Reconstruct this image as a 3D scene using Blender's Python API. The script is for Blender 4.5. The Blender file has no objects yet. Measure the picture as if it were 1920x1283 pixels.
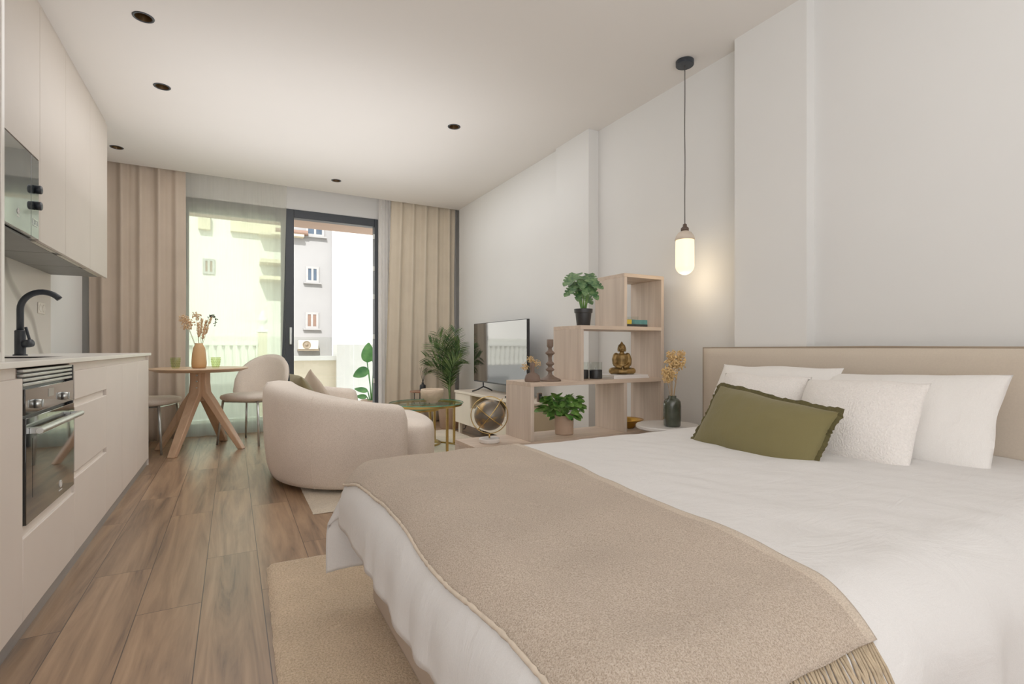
import bpy, bmesh, math, random
from mathutils import Vector, Matrix, noise
R = math.radians; PI = math.pi
sc = bpy.context.scene
COL = sc.collection
random.seed(7)

# ------------------------------------------------------------------ materials
def lin(c):
    return tuple(((v/255)/12.92 if v/255 <= .04045 else ((v/255+.055)/1.055)**2.4) for v in c)+(1,)

def nmat(name):
    m = bpy.data.materials.new(name); m.use_nodes = True
    nt = m.node_tree; nt.nodes.clear()
    out = nt.nodes.new('ShaderNodeOutputMaterial')
    b = nt.nodes.new('ShaderNodeBsdfPrincipled')
    nt.links.new(b.outputs[0], out.inputs[0])
    return m, nt, b, out

def coords(nt, scale=(1,1,1), rot=(0,0,0)):
    tc = nt.nodes.new('ShaderNodeTexCoord'); mp = nt.nodes.new('ShaderNodeMapping')
    mp.inputs['Scale'].default_value = scale; mp.inputs['Rotation'].default_value = rot
    nt.links.new(tc.outputs['Object'], mp.inputs[0]); return mp.outputs[0]

def noise_fac(nt, co, scale, detail=4, rough=.5, dist=0):
    n = nt.nodes.new('ShaderNodeTexNoise'); n.inputs['Scale'].default_value = scale
    n.inputs['Detail'].default_value = detail; n.inputs['Roughness'].default_value = rough
    n.inputs['Distortion'].default_value = dist
    nt.links.new(co, n.inputs['Vector']); return n.outputs['Fac']

def ramp(nt, fac, stops):
    r = nt.nodes.new('ShaderNodeValToRGB'); e = r.color_ramp.elements
    e[0].position, e[0].color = stops[0]; e[1].position, e[1].color = stops[-1]
    for p, c in stops[1:-1]:
        k = e.new(p); k.color = c
    nt.links.new(fac, r.inputs[0]); return r.outputs[0]

def bump(nt, b, h, strength=.3, dist=.01):
    bp = nt.nodes.new('ShaderNodeBump'); bp.inputs['Strength'].default_value = strength
    bp.inputs['Distance'].default_value = dist
    nt.links.new(h, bp.inputs['Height']); nt.links.new(bp.outputs[0], b.inputs['Normal'])

def mat(name, c, rough=.5, metal=0, var=.06, scale=8, bmp=0, bscale=None, bdist=.004, stretch=(1,1,1), detail=4, sheen=0, emit=0, coat=0):
    """plain procedural surface: colour gently varied by noise, optional bump"""
    m, nt, b, out = nmat(name)
    co = coords(nt, stretch); f = noise_fac(nt, co, scale, detail)
    a = lin(c)
    d = tuple(min(1, v*(1-var)) for v in a[:3])+(1,); l = tuple(min(1, v*(1+var)) for v in a[:3])+(1,)
    cc = ramp(nt, f, [(.3, d), (.7, l)]); nt.links.new(cc, b.inputs['Base Color'])
    b.inputs['Roughness'].default_value = rough; b.inputs['Metallic'].default_value = metal
    if sheen: b.inputs['Sheen Weight'].default_value = sheen
    if coat: b.inputs['Coat Weight'].default_value = coat
    if emit:
        b.inputs['Emission Color'].default_value = a; b.inputs['Emission Strength'].default_value = emit
    if bmp:
        h = noise_fac(nt, co, bscale or scale*8, 3); bump(nt, b, h, bmp, bdist)
    return m

def glass(name, tint, gloss=.06, rough=0.0, fres=.6):
    """thin clear pane: tinted transparency plus a fresnel reflection"""
    m, nt, b, out = nmat(name); nt.nodes.remove(b)
    t = nt.nodes.new('ShaderNodeBsdfTransparent'); t.inputs[0].default_value = lin(tint)
    g = nt.nodes.new('ShaderNodeBsdfGlossy'); g.inputs['Roughness'].default_value = rough
    lw = nt.nodes.new('ShaderNodeLayerWeight'); lw.inputs[0].default_value = .5
    pw = nt.nodes.new('ShaderNodeMath'); pw.operation = 'POWER'; pw.inputs[1].default_value = 4
    fr = nt.nodes.new('ShaderNodeMath'); fr.operation = 'MULTIPLY_ADD'; fr.inputs[1].default_value = fres; fr.inputs[2].default_value = .03
    nt.links.new(lw.outputs['Facing'], pw.inputs[0]); nt.links.new(pw.outputs[0], fr.inputs[0])
    mx = nt.nodes.new('ShaderNodeMixShader')
    nt.links.new(fr.outputs[0], mx.inputs[0]); nt.links.new(t.outputs[0], mx.inputs[1]); nt.links.new(g.outputs[0], mx.inputs[2])
    nt.links.new(mx.outputs[0], out.inputs[0]); return m

def wood(name, c1, c2, axis='z', rough=.5, fine=1.0):
    m, nt, b, out = nmat(name)
    s = {'x': (1.2, 26, 26), 'y': (26, 1.2, 26), 'z': (26, 26, 1.2)}[axis]
    co = coords(nt, s); f = noise_fac(nt, co, 1.0*fine, 6, .6, .6)
    f2 = noise_fac(nt, coords(nt, tuple(v*.22 for v in s)), 1, 3)
    mm = nt.nodes.new('ShaderNodeMath'); mm.operation = 'MULTIPLY_ADD'; mm.inputs[1].default_value = .6
    m2 = nt.nodes.new('ShaderNodeMath'); m2.operation = 'MULTIPLY'; m2.inputs[1].default_value = .4
    nt.links.new(f2, m2.inputs[0]); nt.links.new(f, mm.inputs[0]); nt.links.new(m2.outputs[0], mm.inputs[2])
    cc = ramp(nt, mm.outputs[0], [(.34, lin(c2)), (.62, lin(c1))])
    nt.links.new(cc, b.inputs['Base Color']); b.inputs['Roughness'].default_value = rough
    bump(nt, b, mm.outputs[0], .08, .002); return m

def floor_mat():
    m, nt, b, out = nmat('floor_planks')
    co = coords(nt, (1,1,1), (0,0,PI/2))
    br = nt.nodes.new('ShaderNodeTexBrick')
    br.offset = .37; br.offset_frequency = 2; br.squash = 1
    br.inputs['Scale'].default_value = 1; br.inputs['Mortar Size'].default_value = .0016
    br.inputs['Mortar Smooth'].default_value = .1; br.inputs['Brick Width'].default_value = 1.2; br.inputs['Row Height'].default_value = .2
    br.inputs['Color1'].default_value = (0,0,0,1); br.inputs['Color2'].default_value = (1,1,1,1); br.inputs['Mortar'].default_value = (.5,.5,.5,1)
    nt.links.new(co, br.inputs['Vector'])
    # shift the grain of every plank by its own random value
    cx = nt.nodes.new('ShaderNodeCombineXYZ'); mu = nt.nodes.new('ShaderNodeMath'); mu.operation = 'MULTIPLY'; mu.inputs[1].default_value = 37.
    nt.links.new(br.outputs['Color'], mu.inputs[0]); nt.links.new(mu.outputs[0], cx.inputs[2]); nt.links.new(mu.outputs[0], cx.inputs[1])
    ad = nt.nodes.new('ShaderNodeVectorMath'); ad.operation = 'ADD'
    nt.links.new(coords(nt, (12, .8, 9)), ad.inputs[0]); nt.links.new(cx.outputs[0], ad.inputs[1])
    g1 = noise_fac(nt, ad.outputs[0], 1.1, 5, .6, 1.3)
    ad2 = nt.nodes.new('ShaderNodeVectorMath'); ad2.operation = 'ADD'
    nt.links.new(coords(nt, (90, 4, 30)), ad2.inputs[0]); nt.links.new(cx.outputs[0], ad2.inputs[1])
    g2 = noise_fac(nt, ad2.outputs[0], 1, 4, .6)
    mx = nt.nodes.new('ShaderNodeMath'); mx.operation = 'MULTIPLY_ADD'; mx.inputs[1].default_value = .25
    nt.links.new(g2, mx.inputs[0]); nt.links.new(g1, mx.inputs[2])
    cc = ramp(nt, mx.outputs[0], [(.40, lin((98,80,66))), (.54, lin((138,113,92))), (.66, lin((155,128,104))), (.8, lin((170,142,116)))])
    hs = nt.nodes.new('ShaderNodeHueSaturation')
    mr = nt.nodes.new('ShaderNodeMapRange'); mr.inputs[3].default_value = .80; mr.inputs[4].default_value = 1.05
    nt.links.new(br.outputs['Color'], mr.inputs[0]); nt.links.new(mr.outputs[0], hs.inputs['Value']); nt.links.new(cc, hs.inputs['Color'])
    hs.inputs['Saturation'].default_value = 1.08
    mm = nt.nodes.new('ShaderNodeMix'); mm.data_type = 'RGBA'
    nt.links.new(br.outputs['Fac'], mm.inputs[0]); nt.links.new(hs.outputs[0], mm.inputs[6]); mm.inputs[7].default_value = lin((70,54,44))
    nt.links.new(mm.outputs[2], b.inputs['Base Color'])
    b.inputs['Roughness'].default_value = .33
    bump(nt, b, g2, .06, .002); return m

def speckle(name, c1, c2, c3, s1=260, s2=700, bmp=.5, low=3):
    m, nt, b, out = nmat(name)
    co = coords(nt); f = noise_fac(nt, co, s1, 3, .7); fl = noise_fac(nt, co, low, 3)
    cc = ramp(nt, f, [(.36, lin(c2)), (.5, lin(c1)), (.66, lin(c3))])
    hs = nt.nodes.new('ShaderNodeHueSaturation'); mr = nt.nodes.new('ShaderNodeMapRange')
    mr.inputs[1].default_value = .3; mr.inputs[2].default_value = .7; mr.inputs[3].default_value = .9; mr.inputs[4].default_value = 1.08
    nt.links.new(fl, mr.inputs[0]); nt.links.new(mr.outputs[0], hs.inputs['Value']); nt.links.new(cc, hs.inputs['Color'])
    nt.links.new(hs.outputs[0], b.inputs['Base Color']); b.inputs['Roughness'].default_value = .95
    b.inputs['Sheen Weight'].default_value = .15
    bump(nt, b, f, bmp, .006); return m

def marble_mat():
    m, nt, b, out = nmat('marble_splash')
    co = coords(nt)
    w = nt.nodes.new('ShaderNodeTexWave'); w.wave_type = 'BANDS'; w.bands_direction = 'DIAGONAL'
    w.inputs['Scale'].default_value = .42; w.inputs['Distortion'].default_value = 5; w.inputs['Detail'].default_value = 3; w.inputs['Detail Scale'].default_value = .9
    nt.links.new(co, w.inputs['Vector'])
    cc = ramp(nt, w.outputs['Fac'], [(0, lin((168,165,158))), (.035, lin((214,211,204))), (1, lin((222,219,212)))])
    nt.links.new(cc, b.inputs['Base Color']); b.inputs['Roughness'].default_value = .25; return m

def fabric_cloth(name, c, wr=.25, wscale=9, weave=500):
    m, nt, b, out = nmat(name)
    co = coords(nt); f = noise_fac(nt, coords(nt, (1, 2.2, 1), (0,0,.5)), wscale, 6, .6, .7); g = noise_fac(nt, co, weave, 2)
    a = lin(c)
    cc = ramp(nt, g, [(.3, tuple(v*.94 for v in a[:3])+(1,)), (.7, a)]); nt.links.new(cc, b.inputs['Base Color'])
    b.inputs['Roughness'].default_value = .9; b.inputs['Sheen Weight'].default_value = .1
    ma = nt.nodes.new('ShaderNodeMath'); ma.operation = 'MULTIPLY_ADD'; ma.inputs[1].default_value = .04
    nt.links.new(g, ma.inputs[0]); nt.links.new(f, ma.inputs[2])
    bump(nt, b, ma.outputs[0], wr, .03); return m

def sheer_mat(name, c, t=.55, dif=.5):
    m, nt, b, out = nmat(name); nt.nodes.remove(b)
    co = coords(nt, (1, 1, .05)); f = noise_fac(nt, co, 60, 3)
    tr = nt.nodes.new('ShaderNodeBsdfTransparent'); tr.inputs[0].default_value = (1,1,1,1)
    tl = nt.nodes.new('ShaderNodeBsdfTranslucent'); tl.inputs[0].default_value = lin(c)
    df = nt.nodes.new('ShaderNodeBsdfDiffuse'); df.inputs[0].default_value = lin(c)
    m1 = nt.nodes.new('ShaderNodeMixShader'); m1.inputs[0].default_value = dif
    nt.links.new(tl.outputs[0], m1.inputs[1]); nt.links.new(df.outputs[0], m1.inputs[2])
    m2 = nt.nodes.new('ShaderNodeMixShader')
    mr = nt.nodes.new('ShaderNodeMapRange'); mr.inputs[1].default_value = .3; mr.inputs[2].default_value = .7
    mr.inputs[3].default_value = t+.02; mr.inputs[4].default_value = t-.02
    nt.links.new(f, mr.inputs[0]); nt.links.new(mr.outputs[0], m2.inputs[0])
    nt.links.new(m1.outputs[0], m2.inputs[1]); nt.links.new(tr.outputs[0], m2.inputs[2])
    nt.links.new(m2.outputs[0], out.inputs[0]); return m

def leaf_mat(name, c1, c2, scale=18, rough=.45):
    m, nt, b, out = nmat(name)
    f = noise_fac(nt, coords(nt), scale, 3)
    cc = ramp(nt, f, [(.35, lin(c1)), (.65, lin(c2))]); nt.links.new(cc, b.inputs['Base Color'])
    b.inputs['Roughness'].default_value = rough
    return m

def globe_mat():
    m, nt, b, out = nmat('globe_skin')
    f = noise_fac(nt, coords(nt), 7, 6, .6)
    cc = ramp(nt, f, [(.46, lin((112,104,94))), (.5, lin((150,122,80))), (.56, lin((172,140,88)))])
    nt.links.new(cc, b.inputs['Base Color']); b.inputs['Roughness'].default_value = .3; b.inputs['Metallic'].default_value = .55; return m

M = {}
M['wall'] = mat('wall_paint', (225,225,223), .9, var=.012, scale=2, bmp=.03, bscale=180)
M['ceil'] = mat('ceiling_paint', (226,222,217), .95, var=.01, scale=1.5)
M['floor'] = floor_mat()
M['cab'] = mat('cabinet_lacquer_lightened', (238,229,220), .45, var=.02, scale=3)  # lower fronts: colour lightened to make up for missing light
M['cab_in'] = mat('cabinet_groove', (150,137,128), .6)
M['cab_up'] = mat('cabinet_lacquer_upper_darkened', (197,187,176), .5, var=.02, scale=3)  # same lacquer, dimmer light higher up put into a darker colour
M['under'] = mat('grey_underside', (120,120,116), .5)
M['alu'] = mat('brushed_aluminium', (176,176,178), .38, .7, stretch=(1,.05,1), scale=60)
M['steel'] = mat('satin_steel', (196,199,196), .3, .85, scale=30)
M['top'] = mat('white_worktop', (240,236,229), .3, var=.03, scale=5)
M['blk'] = mat('matt_black', (34,35,37), .42, var=.1, scale=20)
M['navy'] = mat('anthracite_black', (37,43,51), .45, var=.08, scale=20)
M['ovenglass'] = mat('oven_black_glass', (34,35,36), .05, var=.05, coat=1)
M['mwglass'] = mat('microwave_dark_glass', (62,68,70), .06, var=.05, coat=1)
M['screen'] = mat('television_screen_glass', (20,22,25), .06, var=.05, coat=1)
M['screen'].node_tree.nodes['Principled BSDF'].inputs['IOR'].default_value = 2.2
M['marble'] = marble_mat()
M['white'] = mat('white_enamel', (232,230,226), .4, var=.02)
M['frame'] = mat('anthracite_window_frame', (52,57,64), .5, var=.05)
M['curtain'] = mat('beige_curtain_cloth', (210,197,176), .95, var=.04, scale=5, bmp=.12, bscale=500, sheen=.2)
M['curtainL'] = mat('taupe_curtain_cloth', (200,183,165), .95, var=.04, scale=5, bmp=.12, bscale=500, sheen=.2)
M['sheer'] = sheer_mat('sheer_voile', (244,242,232), .52, .4)
M['sheer2'] = sheer_mat('sheer_voile_bunched', (250,248,245), .06, .8)
M['oakz'] = wood('oak_board_upright', (212,195,179), (182,163,147), 'z')
M['oakx'] = wood('oak_board_flat', (214,194,175), (188,166,147), 'x')
M['tablewood'] = wood('warm_beech', (207,172,140), (184,148,118), 'z', .45, .6)
M['tabletop'] = wood('warm_beech_top', (214,182,150), (192,156,124), 'x', .4, .6)
M['boucle'] = speckle('boucle_upholstery', (232,219,206), (214,200,186), (241,230,219), 240, 700, .25, 2)
M['chairfab'] = speckle('chair_upholstery', (226,214,200), (213,200,186), (235,225,213), 300, 700, .2, 3)
M['rug'] = speckle('rug_pile_tan', (210,185,153), (184,158,127), (226,204,176), 150, 400, 1, 5)
M['rug2'] = speckle('rug_pile_cream', (220,206,184), (203,188,166), (231,219,200), 170, 400, .9, 5)
M['throw'] = speckle('throw_knit', (194,175,155), (162,143,123), (216,201,184), 400, 800, .7, 2.2)
M['border'] = speckle('throw_border_weave', (206,189,169), (184,166,145), (222,207,189), 420, 800, .6, 2.2)
M['fringe'] = mat('throw_fringe_yarn', (180,161,134), .95, var=.15, scale=90)
M['hem'] = mat('throw_hem', (208,193,174), .95, var=.1, scale=60)
M['duvet'] = fabric_cloth('duvet_cotton', (222,220,218), .26, 5)
M['pillow'] = fabric_cloth('pillow_cotton', (235,232,228), .34, 5)
M['texpillow'] = mat('textured_pillow_loops', (236,231,226), .95, var=.05, scale=160, bmp=.7, bscale=170, bdist=.006)
M['green'] = fabric_cloth('olive_velvet', (116,107,66), .14, 11, 900)
M['greenedge'] = mat('olive_fringe_edge', (84,77,44), .95, var=.2, scale=90)
M['olive2'] = fabric_cloth('olive_cushion', (136,126,92), .14, 11)
M['beigecush'] = fabric_cloth('beige_cushion', (206,190,172), .12, 9)
M['headb'] = mat('headboard_linen', (200,187,170), .9, var=.03, scale=200, bmp=.15, bscale=600)
M['piping'] = mat('headboard_piping', (150,134,115), .9)
M['bedbase'] = mat('bed_base_linen', (186,170,154), .9, var=.03, scale=200, bmp=.15, bscale=600)
M['gold'] = mat('brushed_gold', (190,160,96), .28, .9, scale=20)
M['brass'] = mat('brass', (200,168,104), .22, .95, scale=20)
M['tglass'] = glass('table_glass', (243,250,247), fres=.3)
M['tedge'] = mat('glass_edge_green', (94,160,132), .1, var=.2, scale=20)
M['clear'] = glass('clear_glass', (250,252,251))
M['pane'] = glass('window_pane_glass', (241,250,240))
M['balglass'] = glass('balustrade_glass', (248,249,247), fres=.3)
M['greenglass'] = glass('green_tumbler_glass', (243,246,229), fres=.3)
M['tan'] = mat('tan_ceramic', (206,163,113), .55, var=.04)
M['dried'] = mat('dried_beige_grass', (222,190,152), .95, var=.14, scale=60)
M['dried2'] = mat('dried_golden_flower', (218,184,128), .95, var=.22, scale=60)
M['sprig'] = mat('dark_dried_sprig', (76,78,62), .9, var=.2, scale=50)
M['stem'] = mat('dry_stem', (176,146,104), .9)
M['leaf'] = leaf_mat('monstera_leaf', (54,96,58), (118,150,98), 40)
M['leaf2'] = leaf_mat('bright_green_leaf', (66,118,48), (134,176,88), 22)
M['palm'] = leaf_mat('palm_leaf', (62,96,58), (122,148,88), 12)
M['banana'] = leaf_mat('banana_leaf', (62,124,66), (112,170,96), 6)
M['soil'] = mat('potting_soil', (92,70,52), 1, var=.3, scale=60, bmp=.6)
M['potblk'] = mat('black_plastic_pot', (36,37,39), .45, var=.06)
M['potbeige'] = mat('beige_pot', (184,156,134), .65, var=.04)
M['brown'] = mat('brown_turned_wood', (112,92,78), .55, var=.1, stretch=(20,20,2), scale=3)
M['clay'] = mat('brown_stoneware', (118,98,86), .8, var=.05)
M['bowl'] = mat('cream_stoneware', (214,194,170), .85, var=.06, scale=40, bmp=.6, bscale=70, bdist=.006)
M['bronze'] = mat('aged_bronze', (140,112,66), .42, .6, var=.45, scale=26)
M['goldbowl'] = mat('golden_metal_bowl', (206,156,66), .3, .85)
M['globe'] = globe_mat()
M['mbase'] = mat('white_marble_foot', (226,220,214), .35, var=.08, scale=14)
M['paper'] = mat('white_book_cover', (228,224,222), .5, var=.03)
M['pages'] = mat('book_pages', (222,216,202), .8, var=.05, stretch=(1,1,40), scale=6)
M['yellow'] = mat('yellow_spine', (214,188,58), .5)
M['teal'] = mat('teal_spine', (78,132,132), .5, var=.35, scale=25)
M['dgreen'] = mat('dark_spine', (44,44,46), .5, var=.4, scale=60)
M['vgreen'] = glass('x', (70,80,66)) if False else mat('dark_green_glass', (58,66,54), .12, var=.25, scale=12, coat=.8)
M['nstand'] = mat('white_side_table', (226,224,222), .4, var=.02)
M['tvunit'] = mat('cream_lacquer', (232,221,202), .5, var=.02)
M['tvtop'] = mat('beige_top', (214,200,182), .45, var=.04, scale=10)
M['tvside'] = mat('beige_end_panel', (196,180,150), .6, var=.03)
M['cap'] = mat('pendant_cap', (214,200,184), .6)
M['opal'] = mat('lit_opal_glass', (255,232,190), .3, var=.0, emit=1.15)
M['can'] = mat('bronze_reflector', (96,74,46), .35, .7)
M['ext'] = mat('white_render_shaded', (152,151,150), .9, var=.03, scale=1.5)  # white wall painted grey, its shade put into the colour
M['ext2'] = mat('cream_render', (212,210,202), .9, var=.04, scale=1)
M['soffit'] = mat('pinkish_soffit', (176,152,138), .9, var=.02)
M['balfloor'] = mat('balcony_tile', (206,200,192), .6, var=.05)
M['extglass'] = mat('neighbour_window_glass', (70,84,100), .1, var=.2, scale=4)
M['shutter'] = mat('brown_shutter', (128,100,84), .7)
M['acbox'] = mat('off_white_casing', (222,212,194), .5)
M['acfan'] = mat('brown_grey_grille', (140,124,104), .6)
M['extstone'] = mat('pale_terrace_stone', (196,184,160), .9, var=.12, scale=1.4)
M['wframe'] = mat('grey_window_surround', (160,158,156), .6)
M['socket'] = mat('socket_plastic', (228,222,212), .4)

# ------------------------------------------------------------------ mesh helpers
class MB:
    def __init__(s): s.v, s.f = [], []
    def add(s, v, f):
        n = len(s.v); s.v += [tuple(p) for p in v]; s.f += [tuple(i+n for i in q) for q in f]; return s
    def box(s, x0, y0, z0, x1, y1, z1):
        v = [(x0,y0,z0),(x1,y0,z0),(x1,y1,z0),(x0,y1,z0),(x0,y0,z1),(x1,y0,z1),(x1,y1,z1),(x0,y1,z1)]
        return s.add(v, [(0,3,2,1),(4,5,6,7),(0,1,5,4),(1,2,6,5),(2,3,7,6),(3,0,4,7)])
    def lathe(s, prof, c=(0,0,0), n=28, axis=None, cap=True):
        v = []; k = len(prof)
        for i in range(n):
            a = 2*PI*i/n
            for r, z in prof: v.append(Vector((r*math.cos(a), r*math.sin(a), z)))
        if axis is not None:
            q = Vector((0,0,1)).rotation_difference(Vector(axis)); v = [q@p for p in v]
        v = [p+Vector(c) for p in v]; f = []
        for i in range(n):
            j = (i+1) % n
            for m in range(k-1): f.append((i*k+m, j*k+m, j*k+m+1, i*k+m+1))
        if cap and prof[0][0] > 1e-6: f.append(tuple(i*k for i in reversed(range(n))))
        if cap and prof[-1][0] > 1e-6: f.append(tuple(i*k+k-1 for i in range(n)))
        return s.add(v, f)
    def tube(s, pts, r, n=8, cap=True):
        pts = [Vector(p) for p in pts]; rs = r if isinstance(r, (list, tuple)) else [r]*len(pts)
        t = [(pts[min(i+1, len(pts)-1)]-pts[max(i-1, 0)]).normalized() for i in range(len(pts))]
        up = Vector((0,0,1)) if abs(t[0].z) < .9 else Vector((1,0,0))
        u = t[0].cross(up).normalized(); v = []; f = []
        for i, p in enumerate(pts):
            u = (u-t[i]*u.dot(t[i]))
            u = u.normalized() if u.length > 1e-6 else t[i].orthogonal().normalized()
            w = t[i].cross(u)
            for k in range(n):
                a = 2*PI*k/n; v.append(p+(u*math.cos(a)+w*math.sin(a))*rs[i])
        for i in range(len(pts)-1):
            for k in range(n):
                j = (k+1) % n; f.append((i*n+k, i*n+j, (i+1)*n+j, (i+1)*n+k))
        if cap: f.append(tuple(reversed(range(n)))); f.append(tuple(range((len(pts)-1)*n, len(pts)*n)))
        return s.add(v, f)
    def ring(s, c, R_, r, n=40, m=8, q=None):
        v = []; f = []
        for i in range(n):
            a = 2*PI*i/n
            for k in range(m):
                b = 2*PI*k/m; p = Vector(((R_+r*math.cos(b))*math.cos(a), (R_+r*math.cos(b))*math.sin(a), r*math.sin(b)))
                if q is not None: p = q@p
                v.append(p+Vector(c))
        for i in range(n):
            for k in range(m): f.append((i*m+k, ((i+1)%n)*m+k, ((i+1)%n)*m+(k+1)%m, i*m+(k+1)%m))
        return s.add(v, f)
    def grid(s, fn, nu, nv, wrap_u=False):
        v = [fn(i/(nu if wrap_u else nu-1), j/(nv-1)) for i in range(nu) for j in range(nv)]; f = []
        for i in range(nu if wrap_u else nu-1):
            for j in range(nv-1):
                a = i*nv+j; b = ((i+1) % nu)*nv+j; f.append((a, b, b+1, a+1))
        return s.add(v, f)
    def ball(s, c, r, n=14, m=8, q=None):
        r = r if isinstance(r, (tuple, list)) else (r, r, r); v = []; f = []
        for j in range(1, m):
            ph = PI*j/m
            for i in range(n):
                a = 2*PI*i/n; p = Vector((r[0]*math.sin(ph)*math.cos(a), r[1]*math.sin(ph)*math.sin(a), r[2]*math.cos(ph)))
                v.append((q@p if q else p)+Vector(c))
        t = Vector((0,0,r[2])); t = q@t if q else t
        v += [Vector(c)+t, Vector(c)-t]; T = len(v)-2
        for j in range(m-2):
            for i in range(n): f.append((j*n+i, (j+1)*n+i, (j+1)*n+(i+1)%n, j*n+(i+1)%n))
        for i in range(n): f.append((T, i, (i+1)%n)); f.append((T+1, (m-2)*n+(i+1)%n, (m-2)*n+i))
        return s.add(v, f)

def wloc(p): return p.matrix_basis.translation if p.parent is None else Vector(p['_root'])

def link(o, parent, rootloc):
    COL.objects.link(o); o.parent = parent

def build(name, mb, m, parent=None, smooth=False, bevel=0, seg=2, sub=0, local=False, solid=0):
    me = bpy.data.meshes.new(name)
    vs = mb.v
    if parent is None and not local:
        xs, ys, zs = zip(*vs); off = Vector(((min(xs)+max(xs))/2, (min(ys)+max(ys))/2, min(zs)))
    elif parent is not None and not local:
        root = parent
        while root.parent: root = root.parent
        off = root.location.copy()
    else: off = Vector((0,0,0))
    me.from_pydata([(p[0]-off.x, p[1]-off.y, p[2]-off.z) for p in vs], [], mb.f); me.update()
    bm = bmesh.new(); bm.from_mesh(me); bmesh.ops.recalc_face_normals(bm, faces=bm.faces); bm.to_mesh(me); bm.free()
    o = bpy.data.objects.new(name, me); COL.objects.link(o)
    if parent is not None: o.parent = parent
    else: o.location = off
    for x in (m if isinstance(m, list) else [m]): me.materials.append(x)
    me.polygons.foreach_set('use_smooth', [True]*len(me.polygons))
    if not smooth: me.set_sharp_from_angle(angle=R(32))
    if bevel:
        b = o.modifiers.new('bevel', 'BEVEL'); b.width = bevel; b.segments = seg; b.limit_method = 'ANGLE'; b.angle_limit = R(40)
    if sub:
        b = o.modifiers.new('sub', 'SUBSURF'); b.levels = sub; b.render_levels = sub
    if solid:
        b = o.modifiers.new('solid', 'SOLIDIFY'); b.thickness = solid; b.offset = 0
    return o

def tag(o, label, cat, group=None, kind=None):
    o['label'] = label; o['category'] = cat
    if group: o['group'] = group
    if kind: o['kind'] = kind
    return o

def thing(name, label, cat, loc, group=None, rz=0):
    o = bpy.data.objects.new(name, None); COL.objects.link(o); o.location = loc; o.rotation_euler = (0,0,rz)
    o.empty_display_size = .1
    return tag(o, label, cat, group)

def struct(name, mb, m, parent=None, **k):
    o = build(name, mb, m, parent, **k)
    if parent is None: o['kind'] = 'structure'
    return o

def copy_tree(o, loc, label=None, rz=None):
    c = o.copy(); COL.objects.link(c); c.location = loc
    if rz is not None: c.rotation_euler = (0,0,rz)
    if label: c['label'] = label
    for ch in o.children:
        d = ch.copy(); COL.objects.link(d); d.parent = c
        for g in ch.children:
            e = g.copy(); COL.objects.link(e); e.parent = d
    return c

def B(*a): return MB().box(*a)
def nz(x, y, z=0.): return noise.noise(Vector((x, y, z)))

# ------------------------------------------------------------------ room shell
CEIL = 2.72; YE = 6.10; WY = 6.42; XL = -1.207; XR = 2.56; YB = -2.2
LAMPS = [(-.42,3.35),(-.42,4.18),(-.90,5.64),(1.56,3.81),(.966,5.64)]
LR = .046
struct('floor', B(-1.5,YB,-.1,2.9,WY+.2,0), M['floor'])
def ceiling():
    mb = MB(); s = .08
    rows = {}
    for x, y in LAMPS: rows.setdefault(round(y,3), []).append(x)
    y0 = YB
    def quad(x0,ya,x1,yb): mb.add([(x0,ya,CEIL),(x1,ya,CEIL),(x1,yb,CEIL),(x0,yb,CEIL)], [(0,1,2,3)])
    for y in sorted(rows):
        quad(-1.5,y0,2.9,y-s); x0 = -1.5
        for x in sorted(rows[y]):
            quad(x0,y-s,x-s,y+s); x0 = x+s
            n = 32; v = []; 
            for i in range(n):
                a = 2*PI*i/n; k = s/max(abs(math.cos(a)), abs(math.sin(a)))
                v += [(x+LR*math.cos(a), y+LR*math.sin(a), CEIL), (x+k*math.cos(a), y+k*math.sin(a), CEIL)]
            mb.add(v, [(2*i, 2*i+1, (2*i+3)%(2*n), (2*i+2)%(2*n)) for i in range(n)])
        quad(x0,y-s,2.9,y+s); y0 = y+s
    quad(-1.5,y0,2.9,YE)
    # front face of the curtain pocket and the slab above everything
    mb.add([(-1.5,YE,CEIL),(2.9,YE,CEIL),(2.9,YE,CEIL+.16),(-1.5,YE,CEIL+.16)], [(0,1,2,3)])
    mb.box(-1.5,YB,CEIL+.16,2.9,WY+.2,CEIL+.26)
    return mb
struct('ceiling', ceiling(), M['ceil'])
w = MB().box(-1.5,YB,0,XL,5.98,CEIL+.16); w.box(-1.5,5.98,0,-1.33,WY+.2,CEIL+.16)
struct('wall_left', w, M['wall'])
w = MB().box(XR,YB,0,2.9,WY+.2,CEIL+.16)
# (the bed-side niche and its pillars are cut by building the wall from strips)
w = MB()
w.box(2.56,3.80,0,2.9,6.08,CEIL+.16); w.box(2.66,6.08,0,2.9,WY+.2,CEIL+.16)      # far stretch, curtain pocket
w.box(2.53,3.32,0,2.9,3.80,CEIL+.16)      # slight pillar
w.box(2.63,1.955,0,2.9,3.32,CEIL+.16)     # niche behind the shelf
w.box(2.535,1.535,0,2.9,1.955,CEIL+.16)   # pillar by the bed
w.box(2.60,YB,0,2.9,1.535,CEIL+.16)
struct('wall_right', w, M['wall'])
w = MB()
OX0, OX1, OZ = -.44, 1.60, 2.555
w.box(-1.33,WY,0,OX0,WY+.2,CEIL+.16); w.box(OX1,WY,0,2.66,WY+.2,CEIL+.16); w.box(OX0,WY,OZ,OX1,WY+.2,CEIL+.16)
struct('wall_back', w, M['wall'])
struct('wall_front', B(-1.5,YB-.1,0,2.9,YB,CEIL+.16), M['wall'])
struct('baseboard_back', MB().box(-1.33,WY-.014,0,OX0-.06,WY,.07).box(OX1+.02,WY-.014,0,2.66,WY,.07), M['white'], bevel=.003)
struct('baseboard_right', B(2.546,3.80,0,2.56,6.08,.07), M['white'], bevel=.003)

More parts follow.
